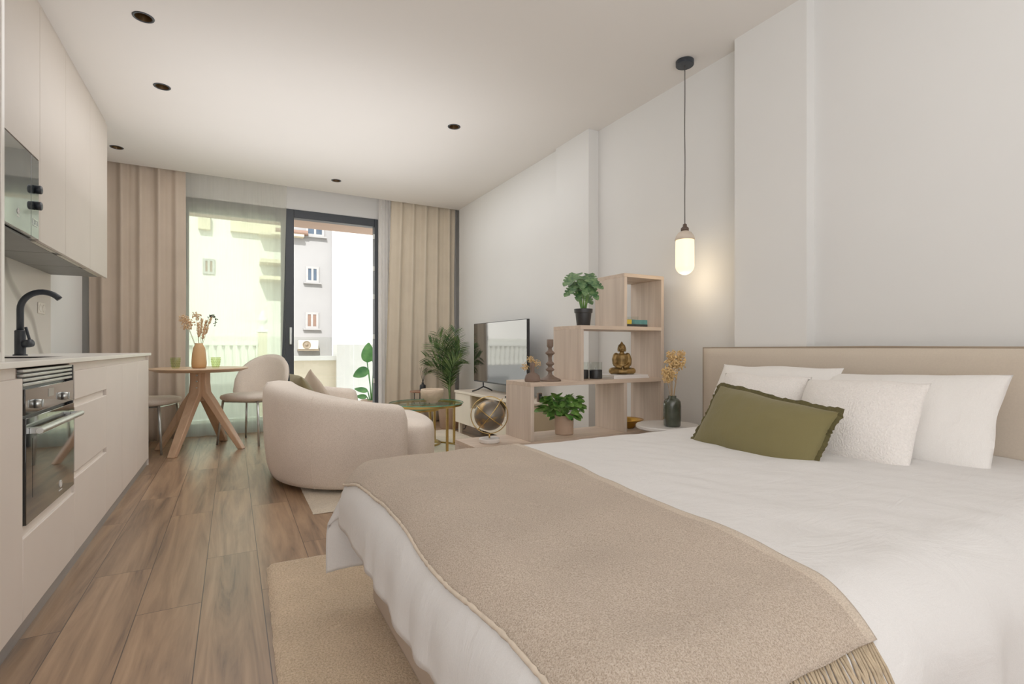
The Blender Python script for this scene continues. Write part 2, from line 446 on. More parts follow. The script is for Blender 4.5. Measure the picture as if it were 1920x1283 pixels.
# fixed window on the left, open sliding door on the right
wn = thing('window_1', 'fixed window', 'window', (0,WY,0)); del wn['label']; del wn['category']; wn['kind'] = 'structure'
f = MB(); y0, y1 = WY+.005, WY+.075
f.box(OX0,y0,OZ-.15,.53,y1,OZ-.005); f.box(OX0,y0,0.005,.53,y1,.12); f.box(OX0,y0,.12,OX0+.03,y1,OZ-.15); f.box(.49,y0,.12,.53,y1,OZ-.15)
build('window_frame', f, M['frame'], wn, bevel=.004)
build('pane', B(OX0+.03,WY+.03,.12,.49,WY+.042,OZ-.15), M['pane'], wn)
dr = thing('door_1', 'door', 'door', (0,WY,0)); del dr['label']; del dr['category']; dr['kind'] = 'structure'
f = MB(); f.box(.535,WY-.02,0,.625,WY+.09,OZ-.005); f.box(1.555,WY-.02,0,1.598,WY+.09,OZ-.005); f.box(.625,WY-.02,OZ-.10,1.555,WY+.09,OZ-.005); f.box(.625,WY+.0,0,1.555,WY+.09,.03)
build('door_frame', f, M['frame'], dr, bevel=.004)
h = MB().box(.575,WY-.055,.98,.60,WY-.02,1.18); build('door_handle', h, M['steel'], dr, bevel=.006)
h = MB()
for z in (.5,1.05,1.55,1.9,2.3): h.box(1.535,WY-.03,z,1.556,WY-.01,z+.06)
build('lock_keep', h, M['steel'], dr, bevel=.003)

# ------------------------------------------------------------------ kitchen
KX = -.593; G = .004
units = [(1.4,2.2,'door'),(2.2,2.815,'oven'),(2.815,3.447,'drawers'),(3.447,3.885,'door'),(3.885,4.465,'door'),(4.465,5.018,'door')]
lab = {0:'beige handleless base cabinet nearest the camera, left of the oven',1:'beige base cabinet housing the black oven, with one deep drawer below',2:'beige base cabinet with three handleless drawers right of the oven',
       3:'narrow beige base cabinet door right of the three drawers',4:'beige base cabinet door second from the far end of the counter',5:'beige base cabinet at the far end of the counter near the dining table'}
for i, (a, b, kd) in enumerate(units):
    t = thing('base_cabinet', lab[i], 'cabinet', (-.9,(a+b)/2,.055), 'base cabinets under the worktop')
    if kd == 'oven':
        c = MB().box(-1.195,a,.055,KX-.02,a+.018,.875).box(-1.195,b-.018,.055,KX-.02,b,.875).box(-1.195,a+.018,.055,KX-.02,b-.018,.3)
        c.box(KX-.06,a+.018,.3,KX-.02,b-.018,.354)
    else: c = MB().box(-1.195,a,.055,KX-.045,b,.878)
    if i == 5: c.box(-1.195,b-.018,0,KX-.002,b+.0,.88)
    build('carcass', c, M['cab'] if i == 5 else M['cab_in'], t)
    if i != 1: build('grip_rail', B(KX-.045,a,.82,KX-.018,b-(.02 if i==5 else 0),.878), M['cab'], t)
    x0, x1 = KX-.02, KX
    if kd == 'door':
        build('door', B(x0,a+G/2,.058,x1,b-(.02 if i==5 else G/2),.845), M['cab'], t, bevel=.002)
    elif kd == 'oven':
        build('drawer', B(x0,a+G/2,.058,x1,b-G/2,.325), M['cab'], t, bevel=.002)
        build('grip_groove', B(x0-.02,a+G,.32,x0+.010,b-G,.358), M['cab'], t)
    else:
        for z0, z1 in ((.058,.385),(.412,.69),(.722,.845)):
            d = build('drawer', B(x0,a+G/2,z0,x1,b-G/2,z1), M['cab'], t, bevel=.002)
        for z0, z1 in ((.385,.412),(.69,.722)):
            g = build('grip_groove', MB().box(x0-.02,a+G,z0-.01,x0+.009,b-.03,z1+.004), M['cab'], t)
            build('groove_end', B(x0-.022,b-.03,z0,x0-.002,b-G,z1), M['cab_in'], t)
o = build('plinth', B(-.625,1.4,0,-.605,4.995,.054), M['alu'])
tag(o, 'grey metal toe-kick strip along the foot of the base cabinets', 'plinth')
wt = MB().box(-1.2,1.4,.882,-1.06,5.03,.902).box(-.72,1.4,.882,-.578,5.03,.902).box(-1.06,1.4,.882,-.72,2.75,.902).box(-1.06,3.35,.882,-.72,5.03,.902)
o = build('worktop', wt, M['top'], bevel=.002); tag(o, 'long white stone-look worktop over the beige base cabinets', 'worktop')
# sink set into the worktop
t = thing('sink', 'dark undermounted sink in the white worktop below the black tap', 'sink', (-.89,3.05,.70))
b = MB().box(-1.06,2.75,.70,-.72,3.35,.712).box(-1.06,2.75,.712,-1.05,3.35,.90).box(-.73,2.75,.712,-.72,3.35,.90).box(-1.05,2.75,.712,-.73,2.76,.90).box(-1.05,3.34,.712,-.73,3.35,.90)
build('basin', b, M['blk'], t); build('drain', MB().lathe([(.0,.7125),(.035,.7125),(.04,.715),(.02,.716),(0,.714)], (-.89,3.05,0)), M['steel'], t, smooth=True)
# faucet
t = thing('faucet', 'matt black gooseneck kitchen tap on the white worktop', 'faucet', (-1.11,3.67,.902))
FX, FY = -1.0, 3.67
t.location = (FX,FY,.902)
build('base', MB().lathe([(.030,.902),(.030,.908),(.0235,.91),(.0235,1.035),(.018,1.04)], (FX,FY,0)), M['navy'], t, smooth=True, bevel=.001)
pts = [(FX,FY,1.04),(FX,FY,1.10),(FX,FY,1.15)]+[(FX+.092-.092*math.cos(a),FY,1.15+.098*math.sin(a)) for a in [R(d) for d in range(10,150,10)]]
build('spout', MB().tube(pts, .0155, 14), M['navy'], t, smooth=True)
build('lever', MB().tube([(FX+.02,FY-.01,.965),(FX+.045,FY-.03,.968),(FX+.055,FY-.035,.97)], [.02,.022,.021], 12).tube([(FX+.048,FY-.03,.975),(FX+.04,FY-.03,1.01),(FX+.03,FY-.03,1.055)], .007, 8), M['navy'], t, smooth=True)
# splashback and outlet
o = build('splashback', B(-1.2065,1.4,.902,-1.197,5.02,1.497), M['marble']); tag(o, 'pale marble-look splashback with grey veins behind the tap', 'splashback')
t = thing('wall_outlet', 'white double wall socket on the marble splashback', 'outlet', (-1.197,4.79,1.19))
build('plate', B(-1.1968,4.72,1.185,-1.188,4.86,1.265), M['socket'], t, bevel=.004)
for y in (4.755,4.825): build('socket_face', MB().lathe([(.028,0),(.028,.003),(.022,.003),(.020,.001),(0,.001)], (-1.188,y,1.225), 20, (1,0,0)), M['socket'], t, smooth=True)
# oven
t = thing('oven', 'black glass built-in oven with steel vent slats in the counter front', 'oven', (-.85,2.505,.36))
oa, ob = 2.222, 2.795
build('body', B(-1.15,oa,.36,KX-.022,ob,.872), M['blk'], t)
for k in range(4):
    z = .8165+k*.0155; build('vent_slat', B(KX-.022,oa,z,KX-.004,ob,z+.0105), M['steel'], t, bevel=.002)
cp = build('control_panel', B(KX-.022,oa,.722,KX+.0,ob,.808), M['ovenglass'], t, bevel=.002)
build('display', B(KX,2.46,.765,KX+.0015,2.52,.795), mat('oven_display', (170,168,158), .4), cp)
for y in (2.325,2.645):
    kn = build('knob', MB().lathe([(.016,0),(.016,.006),(.014,.015),(.012,.016),(0,.016)], (KX,y,.752), 24, (1,0,0)), M['steel'], t, smooth=True)
    build('knob_grip', B(KX+.016,y-.003,.739,KX+.021,y+.003,.766), M['steel'], kn, bevel=.002)
od = build('door', B(KX-.022,oa,.362,KX+.002,ob,.712), M['ovenglass'], t, bevel=.002)
build('door_window', B(KX+.002,oa+.06,.44,KX+.0028,ob-.045,.64), mat('oven_window_glass', (50,54,54), .04, coat=1), od)
hd = MB().tube([(KX+.030,oa+.02,.668),(KX+.030,ob-.02,.668)], .011, 12); hd.box(KX+.002,oa+.03,.658,KX+.030,oa+.055,.678).box(KX+.002,ob-.055,.658,KX+.030,ob-.03,.678)
build('handle', hd, M['steel'], od, smooth=False, bevel=.001)
e = MB().ring((KX+.0028,2.60,.412), .013, .0018, 24, 6, Vector((0,0,1)).rotation_difference(Vector((1,0,0))).to_matrix()); e.box(KX+.002,2.596,.405,KX+.0034,2.604,.419); e.box(KX+.002,2.582,.386,KX+.0034,2.618,.390)
build('emblem', e, M['white'], od)
build('side_trim', B(KX-.02,ob,.36,KX-.002,ob+.012,.872), M['blk'], t)
# upper cabinets
UX = -.86
uu = [(1.4,2.2),(2.2,2.83),(2.83,3.432),(3.432,3.886),(3.886,4.474),(4.474,5.019)]
ul = ['beige wall cabinet nearest the camera, above the worktop','beige wall cabinet left of the microwave','beige wall cabinet with the dark microwave built in below its door','beige wall cabinet door right of the microwave','beige wall cabinet second from the far end','beige wall cabinet at the far end beside the curtain']
for i, (a, b) in enumerate(uu[1:], 1):
    t = thing('upper_cabinet', ul[i], 'cabinet', (-1.0,(a+b)/2,1.497), 'wall cabinets up to the ceiling')
    if i == 2:
        c = MB().box(-1.2068,a,1.90,UX-.02,b,2.69).box(-1.195,a,1.497,UX-.02,a+.016,1.90).box(-1.195,b-.016,1.497,UX-.02,b,1.90).box(-1.195,a+.016,1.497,-1.17,b-.016,1.90)
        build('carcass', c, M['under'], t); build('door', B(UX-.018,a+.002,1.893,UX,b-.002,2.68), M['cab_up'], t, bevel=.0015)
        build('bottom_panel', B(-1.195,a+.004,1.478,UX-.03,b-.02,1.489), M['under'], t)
        build('side_trim', B(UX-.02,b-.018,1.488,UX,b-.002,1.893), M['cab_up'], t)
    else:
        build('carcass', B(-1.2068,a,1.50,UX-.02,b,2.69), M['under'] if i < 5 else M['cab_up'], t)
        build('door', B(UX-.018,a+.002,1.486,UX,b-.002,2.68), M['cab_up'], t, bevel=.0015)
    if i > 2:
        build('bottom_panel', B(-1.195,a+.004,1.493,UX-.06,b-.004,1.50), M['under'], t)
        build('light_strip', B(UX-.055,a+.06,1.491,UX-.03,b-.05,1.50), mat('strip_diffuser%d'%i, (196,192,178), .5), t, bevel=.002)
o = build('filler_strip', B(-1.195,2.2,2.692,UX-.012,5.019,CEIL-.001), M['cab_up']); tag(o, 'beige filler strip between the wall cabinets and the ceiling', 'trim')
t = thing('microwave', 'dark glass built-in microwave with two black knobs under a wall cabinet', 'microwave', (-1.0,3.13,1.499))
build('body', B(-1.168,2.848,1.50,UX-.022,3.414,1.885), M['blk'], t)
md = build('door', B(UX-.022,2.848,1.49,UX,3.30,1.888), M['mwglass'], t, bevel=.002)
e = MB().ring((UX+.0008,3.13,1.57), .012, .0015, 20, 6, Vector((0,0,1)).rotation_difference(Vector((1,0,0))).to_matrix()); e.box(UX,3.126,1.562,UX+.0014,3.134,1.578); e.box(UX,3.115,1.545,UX+.0014,3.145,1.549)
build('emblem', e, M['white'], md)
mp = build('control_panel', B(UX-.022,3.303,1.49,UX,3.414,1.888), M['mwglass'], t, bevel=.002)
for z in (1.731,1.650): build('knob', MB().lathe([(.021,0),(.021,.022),(.018,.026),(0,.026)], (UX,3.358,z), 22, (1,0,0)), M['navy'], mp, smooth=True)
build('button', MB().box(UX,3.325,1.548,UX+.002,3.392,1.552).box(UX,3.325,1.578,UX+.002,3.392,1.582).box(UX,3.325,1.552,UX+.002,3.328,1.578).box(UX,3.389,1.552,UX+.002,3.392,1.578).box(UX,3.357,1.552,UX+.002,3.36,1.578), M['steel'], mp)
# tall unit at the left picture edge, standing on the worktop
t = thing('larder_cabinet', 'tall beige larder cabinet standing on the worktop at the left edge', 'cabinet', (-.9,1.75,.902))
build('carcass', B(-1.195,1.4,.9025,-.616,2.058,CEIL-.002), M['cab_up'], t)
build('door', B(-.616,1.404,.93,-.598,2.038,CEIL-.03), M['cab_up'], t, bevel=.002)
build('end_panel', B(-.616,2.040,.9025,-.596,2.060,CEIL-.002), M['top'], t, bevel=.001)

# ------------------------------------------------------------------ downlights
for i, (x, y) in enumerate(LAMPS):
    lb = ['recessed dark downlight nearest the camera on the kitchen side of the ceiling','recessed dark downlight second from the camera in the row above the kitchen','recessed dark downlight beside the far end of the wall cabinets','recessed bronze downlight alone in the middle of the ceiling','recessed dark downlight in front of the open balcony door'][i]
    t = thing('downlight', lb, 'downlight', (x,y,CEIL-.004), 'recessed ceiling downlights')
    build('rim', MB().lathe([(LR-.006,CEIL+.002),(LR-.006,CEIL-.003),(LR+.004,CEIL-.003),(LR+.005,CEIL-.0005),(LR-.002,CEIL+.001)], (x,y,0), 32, cap=False), M['navy'], t, smooth=True)
    build('reflector', MB().lathe([(LR-.006,CEIL-.001),(LR-.012,CEIL+.03),(.026,CEIL+.06),(0,CEIL+.062)], (x,y,0), 28, cap=False), M['can'], t, smooth=True)
    build('lens', MB().lathe([(0,CEIL+.045),(.022,CEIL+.045),(.024,CEIL+.05),(0,CEIL+.056)], (x,y,0), 20), M['brass'], t, smooth=True)

# ------------------------------------------------------------------ curtains
def curtain(xa, xb, ztop, zbot, y, pleats, amp, seed, xb_bot=None, xa_bot=None, nu=220, nv=24):
    def fn(u, v):
        z = ztop+(zbot-ztop)*v
        A = xa+((xa_bot if xa_bot is not None else xa)-xa)*v; Bx = xb+((xb_bot if xb_bot is not None else xb)-xb)*v
        uu_ = u+.035*nz(u*5, v*1.2, seed)*min(1, v*2)
        x = A+(Bx-A)*uu_
        w_ = math.sin(2*PI*pleats*uu_+1.1*nz(u*4, seed))+.35*math.sin(4*PI*pleats*uu_+seed)
        return (x, y+amp*w_*(.75+.35*nz(u*6, v*2, seed+3))+.012*nz(u*9, v*3, seed), z)
    return MB().grid(fn, nu, nv)
o = build('curtain', curtain(-1.2,-.425,CEIL+.12,.012,6.20,5.2,.034,2.3), M['curtainL'], smooth=True, solid=.003); tag(o, 'taupe floor-length curtain hanging left of the window behind the dining table', 'curtain')
o = build('curtain', curtain(1.72,2.56,CEIL+.12,.012,6.21,5.4,.034,7.7,xa_bot=1.64), M['curtain'], smooth=True, solid=.003); tag(o, 'beige floor-length curtain hanging right of the open balcony door', 'curtain')
o = build('sheer_curtain', curtain(-.43,.545,CEIL+.12,.006,6.315,6,.008,4.4,xb_bot=.45), M['sheer'], smooth=True); tag(o, 'translucent white sheer curtain drawn across the left window', 'sheer curtain')
o = build('sheer_curtain', curtain(1.585,1.76,CEIL+.12,.006,6.315,4.5,.030,9.4), M['sheer2'], smooth=True); tag(o, 'white sheer curtain bunched beside the right door jamb', 'sheer curtain')

# ------------------------------------------------------------------ dining corner
TX, TY = -.265, 5.56
t = thing('dining_table', 'round beech dining table on four splayed legs by the window', 'table', (TX,TY,0))
build('tabletop', MB().lathe([(0,.722),(.335,.722),(.40,.747),(.402,.752),(.398,.757),(0,.757)], (TX,TY,0), 64), M['tabletop'], t)
build('hub', MB().lathe([(0,.44),(.035,.45),(.05,.5),(.062,.56),(.066,.70),(.066,.722),(0,.722)], (TX,TY,0), 8), M['tablewood'], t)
for i, (fx, fy) in enumerate([(-.60,5.70),(-.455,5.23),(-.08,5.93),(.075,5.40)]):
    d = Vector((fx-TX,fy-TY,0)); n = d.normalized(); s = Vector((-n.y,n.x,0))
    mb = MB(); secs = []
    for k, (rr, z, wd, th) in enumerate([(d.length,0,.034,.046),(d.length*.69,.19,.038,.058),(.10,.45,.042,.07),(.048,.53,.044,.066),(.040,.62,.044,.064),(.040,.721,.044,.064)]):
        c = Vector((TX,TY,z))+n*rr
        secs.append([c+s*wd+n*th*.5, c-s*wd+n*th*.5, c-s*wd-n*th*.5, c+s*wd-n*th*.5])
    v = [p for q in secs for p in q]; fc = [(0,1,2,3)]
    for k in range(len(secs)-1):
        for j in range(4): fc.append((k*4+j, k*4+(j+1)%4, k*4+4+(j+1)%4, k*4+4+j))
    m_ = len(secs)*4; fc.append((m_-1,m_-2,m_-3,m_-4)); mb.add(v, fc)
    lg = build('leg', mb, M['tablewood'], t, bevel=.006)
    if i == 1:
        for z in (.575,.635,.69): build('bolt', MB().lathe([(.008,0),(.008,.005),(0,.006)], Vector((TX,TY,z))+n*.072+s*.016, 12, n), M['steel'], lg, smooth=True)

def tumbler(x, y, lb):
    t = thing('tumbler', lb, 'glass', (x,y,.757), 'green glasses on the dining table')
    p = [(0,.7575),(.026,.7575),(.029,.762),(.037,.81),(.041,.857),(.0385,.857),(.0345,.81),(.026,.768),(0,.768)]
    build('cup', MB().lathe(p, (x,y,0), 32), M['greenglass'], t, smooth=True)
    mb = MB()
    for k in range(5):
        for j in range(14):
            a = 2*PI*(j+.5*(k%2))/14; z = .775+k*.015; r = .0305+(z-.765)*.115
            mb.ball((x+r*math.cos(a),y+r*math.sin(a),z), .0042, 6, 4)
    build('bead_relief', mb, M['greenglass'], t, smooth=True)
tumbler(-.445,5.42,'green dimpled glass tumbler left of the tan vase on the table'); tumbler(-.135,5.42,'green dimpled glass tumbler right of the tan vase on the table')
VX, VY = -.268, 5.46
o = build('vase', MB().lathe([(0,.7575),(.048,.7575),(.058,.765),(.061,.80),(.057,.87),(.049,.94),(.038,.962),(.031,.972),(.031,.985),(.027,.985),(.027,.965),(.04,.94),(.05,.87),(.052,.80),(0,.78)], (VX,VY,0), 36), M['tan'], smooth=True)
tag(o, 'tan ceramic vase holding dried grasses on the dining table', 'vase')

def stem_curve(a, b, bend=.02, n=7):
    a, b = Vector(a), Vector(b); out = []
    for i in range(n):
        t = i/(n-1); out.append(a.lerp(b, t)+Vector((bend*math.sin(PI*t*.5)*(b.x-a.x)*6, 0, bend*math.sin(PI*t))))
    return out
def plume(base, tip, kind, name, lb, grp, fm, size=.03, n=70, sm='stem'):
    t = thing(name, lb, 'dried flower', base, grp)
    pts = stem_curve(base, tip)
    build('stem', MB().tube(pts, .0016, 5), M[sm], t)
    mb = MB()
    b, e = Vector(base), Vector(tip); ax = (e-b).normalized()
    if kind == 'puff':
        for i in range(n):
            d = Vector((random.gauss(0,1),random.gauss(0,1),random.gauss(0,1))).normalized()*size*random.uniform(.35,1)
            c = pts[-1]+d*Vector((1,1,1.15)).length/1.75
            mb.ball(c, random.uniform(.07,.16)*size, 6, 4)
        for i in range(14):
            d = Vector((random.gauss(0,1),random.gauss(0,1),random.gauss(0,1))).normalized()*size*.8
            mb.tube([pts[-1]-ax*size*.5, pts[-1]+d], .0008, 4)
    elif kind == 'wheat':
        for i in range(n):
            k = random.uniform(.45,1.02); p = b.lerp(e, k)
            j = min(len(pts)-2, int(k*(len(pts)-1))) if k < 1 else len(pts)-2
            p = pts[j].lerp(pts[j+1], min(1, k*(len(pts)-1)-j))
            s = ax.orthogonal().normalized(); s.rotate(Matrix.Rotation(random.uniform(0,2*PI), 3, ax))
            q = p+s*size*random.uniform(.3,.6)+ax*size*.7
            mb.tube([p, p.lerp(q,.5), q], [.0012,.0042,.0006], 5)
    else:   # sprig: opposite oval leaves along an arching stem
        for k in range(4, 13):
            tt = k/12; j = min(len(pts)-2, int(tt*(len(pts)-1))); p = pts[j].lerp(pts[j+1], tt*(len(pts)-1)-j)
            for sg in (-1, 1):
                q = p+Vector((sg*size*.55, sg*size*.2, size*.25)); mb.tube([p, p.lerp(q,.55), q], [.001,.006,.001], 6)
    build('flower_head', mb, M[fm], t, smooth=True)
g = 'dried grasses in the tan vase'
z0 = .90
for dx, dy, tz, kd, sz, fm, lb in [(-.085,.0,1.16,'puff',.062,'dried','fluffy pale dried plume leaning left in the tan vase'),(-.02,.02,1.235,'puff',.04,'dried','small dried plume at the top of the tan vase bouquet'),
      (-.105,-.02,1.205,'puff',.045,'dried','fluffy pale dried plume furthest left in the tan vase'),(.02,-.01,1.20,'wheat',.032,'dried','dried bristly grass ear in the middle of the tan vase'),(.05,.01,1.18,'wheat',.032,'dried','dried bristly grass ear leaning right in the tan vase'),
      (.085,0,1.22,'wheat',.026,'dried','tallest dried bristly grass ear at right in the tan vase'),(-.005,-.02,1.16,'wheat',.032,'dried','short dried grass ear at the front of the tan vase'),(.045,-.02,1.12,'wheat',.03,'dried','lowest dried grass ear on the right of the tan vase')]:
    plume((VX+dx*.12,VY+dy*.2,z0), (VX+dx,VY+dy,tz), kd, 'dried_flower_stem', lb, g, fm, sz)
# dark arching sprig
t = thing('dried_flower_stem', 'dark dried sprig arching over at the right of the tan vase', 'dried flower', (VX+.01,VY,z0), g)
pts = [(VX+.006,VY,z0),(VX+.03,VY,1.03),(VX+.055,VY,1.14),(VX+.075,VY,1.225),(VX+.10,VY-.005,1.25),(VX+.125,VY-.01,1.235),(VX+.135,VY-.01,1.20),(VX+.125,VY-.01,1.15)]
build('stem', MB().tube(pts, .0018, 5), M['sprig'], t)
mb = MB()
for k in range(30):
    tt = .42+.58*k/29; fi = tt*(len(pts)-1); j = min(len(pts)-2, int(fi)); p = Vector(pts[j]).lerp(Vector(pts[j+1]), fi-j)
    q = p+Vector((random.uniform(-.02,.024),random.uniform(-.015,.015),random.uniform(-.02,.012))); mb.tube([p,p.lerp(q,.6),q],[.001,.005,.001],5)
build('flower_head', mb, M['sprig'], t, smooth=True)

def dining_chair(lb, loc, rz):
    t = thing('dining_chair', lb, 'chair', loc, 'upholstered chairs at the round table', rz)
    # local: faces -y ; seat centre at origin
    def seat(u, v):
        a = 2*PI*u; r = abs(math.cos(a))**3+abs(math.sin(a))**3; k = r**(-1/3)
        x, y = .235*k*math.cos(a), .235*k*math.sin(a)
        prof = [(0,.425),(.82,.425),(.97,.438),(1.0,.458),(.975,.478),(.85,.488),(0,.494)]
        f_ = v*(len(prof)-1); j = min(len(prof)-2, int(f_)); s_ = f_-j
        rr = prof[j][0]*(1-s_)+prof[j+1][0]*s_; z = prof[j][1]*(1-s_)+prof[j+1][1]*s_
        return (x*rr, y*rr, z)
    build('seat', MB().grid(seat, 40, 7, True), M['chairfab'], t, smooth=True, local=True)
    def back(u, v):     # half-round curved backrest wrapping the rear of the seat
        a = R(-70)+R(140)*u; c = abs(2*u-1)
        top = .49+.385*max(0, 1-c**2.0)**.5
        th = .042*min(1, (1-c)*6+.15)
        k = [(0,-1),(.25,-1),(.5,-1),(.75,-1),(.93,-.9),(1,0),(.93,.9),(.75,1),(.5,1),(.25,1),(0,1)]
        fi = v*(len(k)-1); j = min(len(k)-2, int(fi)); s_ = fi-j
        h_ = k[j][0]*(1-s_)+k[j+1][0]*s_; sd = k[j][1]*(1-s_)+k[j+1][1]*s_
        rr = .248+sd*th*.5+.05*h_; z = .455+(top-.455)*h_
        return (rr*math.sin(a), rr*math.cos(a)*.98-.0, z)
    build('backrest', MB().grid(back, 36, 21), M['chairfab'], t, smooth=True, local=True)
    for x, y in ((-.19,-.18),(.19,-.18),(-.19,.17),(.19,.17)):
        lg = build('leg', MB().tube([(x*.9,y*.9,.43),(x*1.08,y*1.08,0)], [.011,.009], 10), M['steel'], t, smooth=True, local=True)
    t.scale = (1.09,1.09,1.0)
    build('seat_frame', MB().box(-.17,-.165,.41,.17,.16,.428), M['steel'], t, local=True, bevel=.004)
    return t
dining_chair('beige chair with rounded back right of the round table, by the sofa', (.175,5.74,0), R(-38))
dining_chair('beige chair left of the round table, half hidden by the counter', (-.69,5.68,0), R(74))

# ------------------------------------------------------------------ rugs
def rug(x0, y0, x1, y1, th, m, lb, rz=0, step=.02):
    cx, cy = (x0+x1)/2, (y0+y1)/2; w_, h_ = x1-x0, y1-y0
    def fn(u, v):
        x, y = x0+w_*u, y0+h_*v
        e = min(u*w_, (1-u)*w_, v*h_, (1-v)*h_); k = min(1, e/.025)
        z = .002+th*math.sqrt(max(0, 1-(1-k)**2))+(.0035*nz(x*30, y*30)+.002*nz(x*6, y*7))*k
        ox, oy = .004*nz(x*22, y*22, 5), .004*nz(x*22, y*22, 9)
        p = Vector((x-cx+ox, y-cy+oy, z)); p.rotate(Matrix.Rotation(rz, 3, 'Z')); return (p.x+cx, p.y+cy, p.z)
    mb = MB().grid(fn, int(w_/step), int(h_/step))
    o = build('rug', mb, m, smooth=True); return tag(o, lb, 'rug')
rug(.108,.62,1.9,2.40,.020,M['rug'],'tan shaggy rug under the foot of the bed', R(-1.2), .018)
rug(.40,3.06,2.2,5.45,.014,M['rug2'],'cream rug under the sofa and the glass tables', R(0), .025)

# ------------------------------------------------------------------ sofa
SCX, SCY = 1.03, 4.10
def sofa_path(th, a, b, n=2.5):
    c, s = math.cos(th), math.sin(th); k = (abs(c)**n+abs(s)**n)**(-1/n); return Vector((SCX+a*k*c, SCY+b*k*s, 0))
t = thing('sofa', 'cream boucle tub sofa with curved back, seen from behind on the rug', 'sofa', (SCX,SCY,0))
TH0, TH1 = R(-91), R(-269)
def shell(u, v):
    th = TH0+(TH1-TH0)*u
    e = min(u, 1-u); k = min(1, e/.035); k = math.sqrt(max(0, 1-(1-k)**2))
    back = .5-.5*math.cos(2*PI*min(1, max(0, u)))
    top = .565+.135*back**.75
    top = .10+(top-.10)*(.86+.14*k**.8)
    thick = .17*(.25+.75*k)
    prof = [(0,.035,.055),(0,.02,.06),(0,.0,.16),(0,-.02,.40),(0,-.028,.80),(0,-.022,.93),(0,.005,.985),(.5,0,1.0),(1,.0,.985),(1,.02,.93),(1,.02,.7),(1,.0,.2),(1,.0,.06)]
    fi = v*(len(prof)-1); j = min(len(prof)-2, int(fi)); s_ = fi-j
    ins = prof[j][0]*(1-s_)+prof[j+1][0]*s_; of = prof[j][1]*(1-s_)+prof[j+1][1]*s_; hz = prof[j][2]*(1-s_)+prof[j+1][2]*s_
    o_ = sofa_path(th, .81, .85); i_ = sofa_path(th, .64, .68)
    n = (i_-o_).normalized()
    mid = o_.lerp(i_, .5); p = mid+n*((ins-.5)*thick+of)
    z = hz*top if hz > .06 else .02+hz*.4
    return (p.x, p.y, z)
def bodyz(): pass
sh = build('backrest', MB().grid(shell, 84, 25), M['boucle'], t, smooth=True)
for uu_ in (.235,.5,.765):
    pts = []
    for k in range(16):
        v = .03+.50*k/15; p = Vector(shell(uu_, v)); o_ = sofa_path(TH0+(TH1-TH0)*uu_, 1, 1); d = (p-Vector((SCX,SCY,p.z))).normalized(); pts.append(p+d*.001)
    build('seam', MB().tube(pts, .0024, 6), M['boucle'], sh, smooth=True)
def seat(u, v):
    a = 2*PI*u; n = 2.6; c, s = math.cos(a), math.sin(a); k = (abs(c)**n+abs(s)**n)**(-1/n)
    x, y = (.335 if c > 0 else .58)*k*c, (.74 if c > 0 else .62)*k*s
    if c > 0: y = (.62+.10*min(1, c*3))*k*s
    prof = [(0,.05),(.95,.05),(.97,.07),(1.0,.2),(1.0,.33),(.975,.385),(.90,.41),(.6,.42),(0,.425)]
    fi = v*(len(prof)-1); j = min(len(prof)-2, int(fi)); s_ = fi-j
    rr = prof[j][0]*(1-s_)+prof[j+1][0]*s_; z = prof[j][1]*(1-s_)+prof[j+1][1]*s_
    return (SCX+.01+x*rr, SCY+y*rr, z)
build('seat', MB().grid(seat, 72, 17, True), M['boucle'], t, smooth=True)
for x, y in ((.55,3.75),(.55,4.45),(1.2,3.75),(1.2,4.45)): build('foot', MB().lathe([(.03,.0165),(.03,.055),(0,.055)], (x,y,0), 14), M['blk'], t)

# ------------------------------------------------------------------ pillows
def pillow_mesh(w_, h_, T, pinch=.05, seed=0, wr=.006, n=36, pw=.62, edge=None):
    mb = MB()
    for sg in (1, -1):
        def fn(u, v):
            a, b = 2*u-1, 2*v-1
            # ease so that the rim is sampled densely
            a = math.sin(a*PI/2)*.35+a*.65; b = math.sin(b*PI/2)*.35+b*.65
            t_ = T*.5*(max(0, (1-abs(a)**2.2)*(1-abs(b)**2.2))**pw)
            x = w_/2*a*(1-pinch*(1-b*b)*abs(a))+.011*nz(b*1.6+seed, 3.3)*abs(a); y = h_/2*b*(1-pinch*(1-a*a)*abs(b))+.011*nz(a*1.6+seed, 9.1)*abs(b)
            wv = wr*nz(a*2.2+seed, b*2.2, sg)*(t_/(T*.5)+.15)+wr*.7*nz(a*6+seed, b*5, sg+4)*t_/(T*.5)
            return (x, y+h_/2, sg*t_+wv)
        mb.grid(fn, n, n)
    return mb
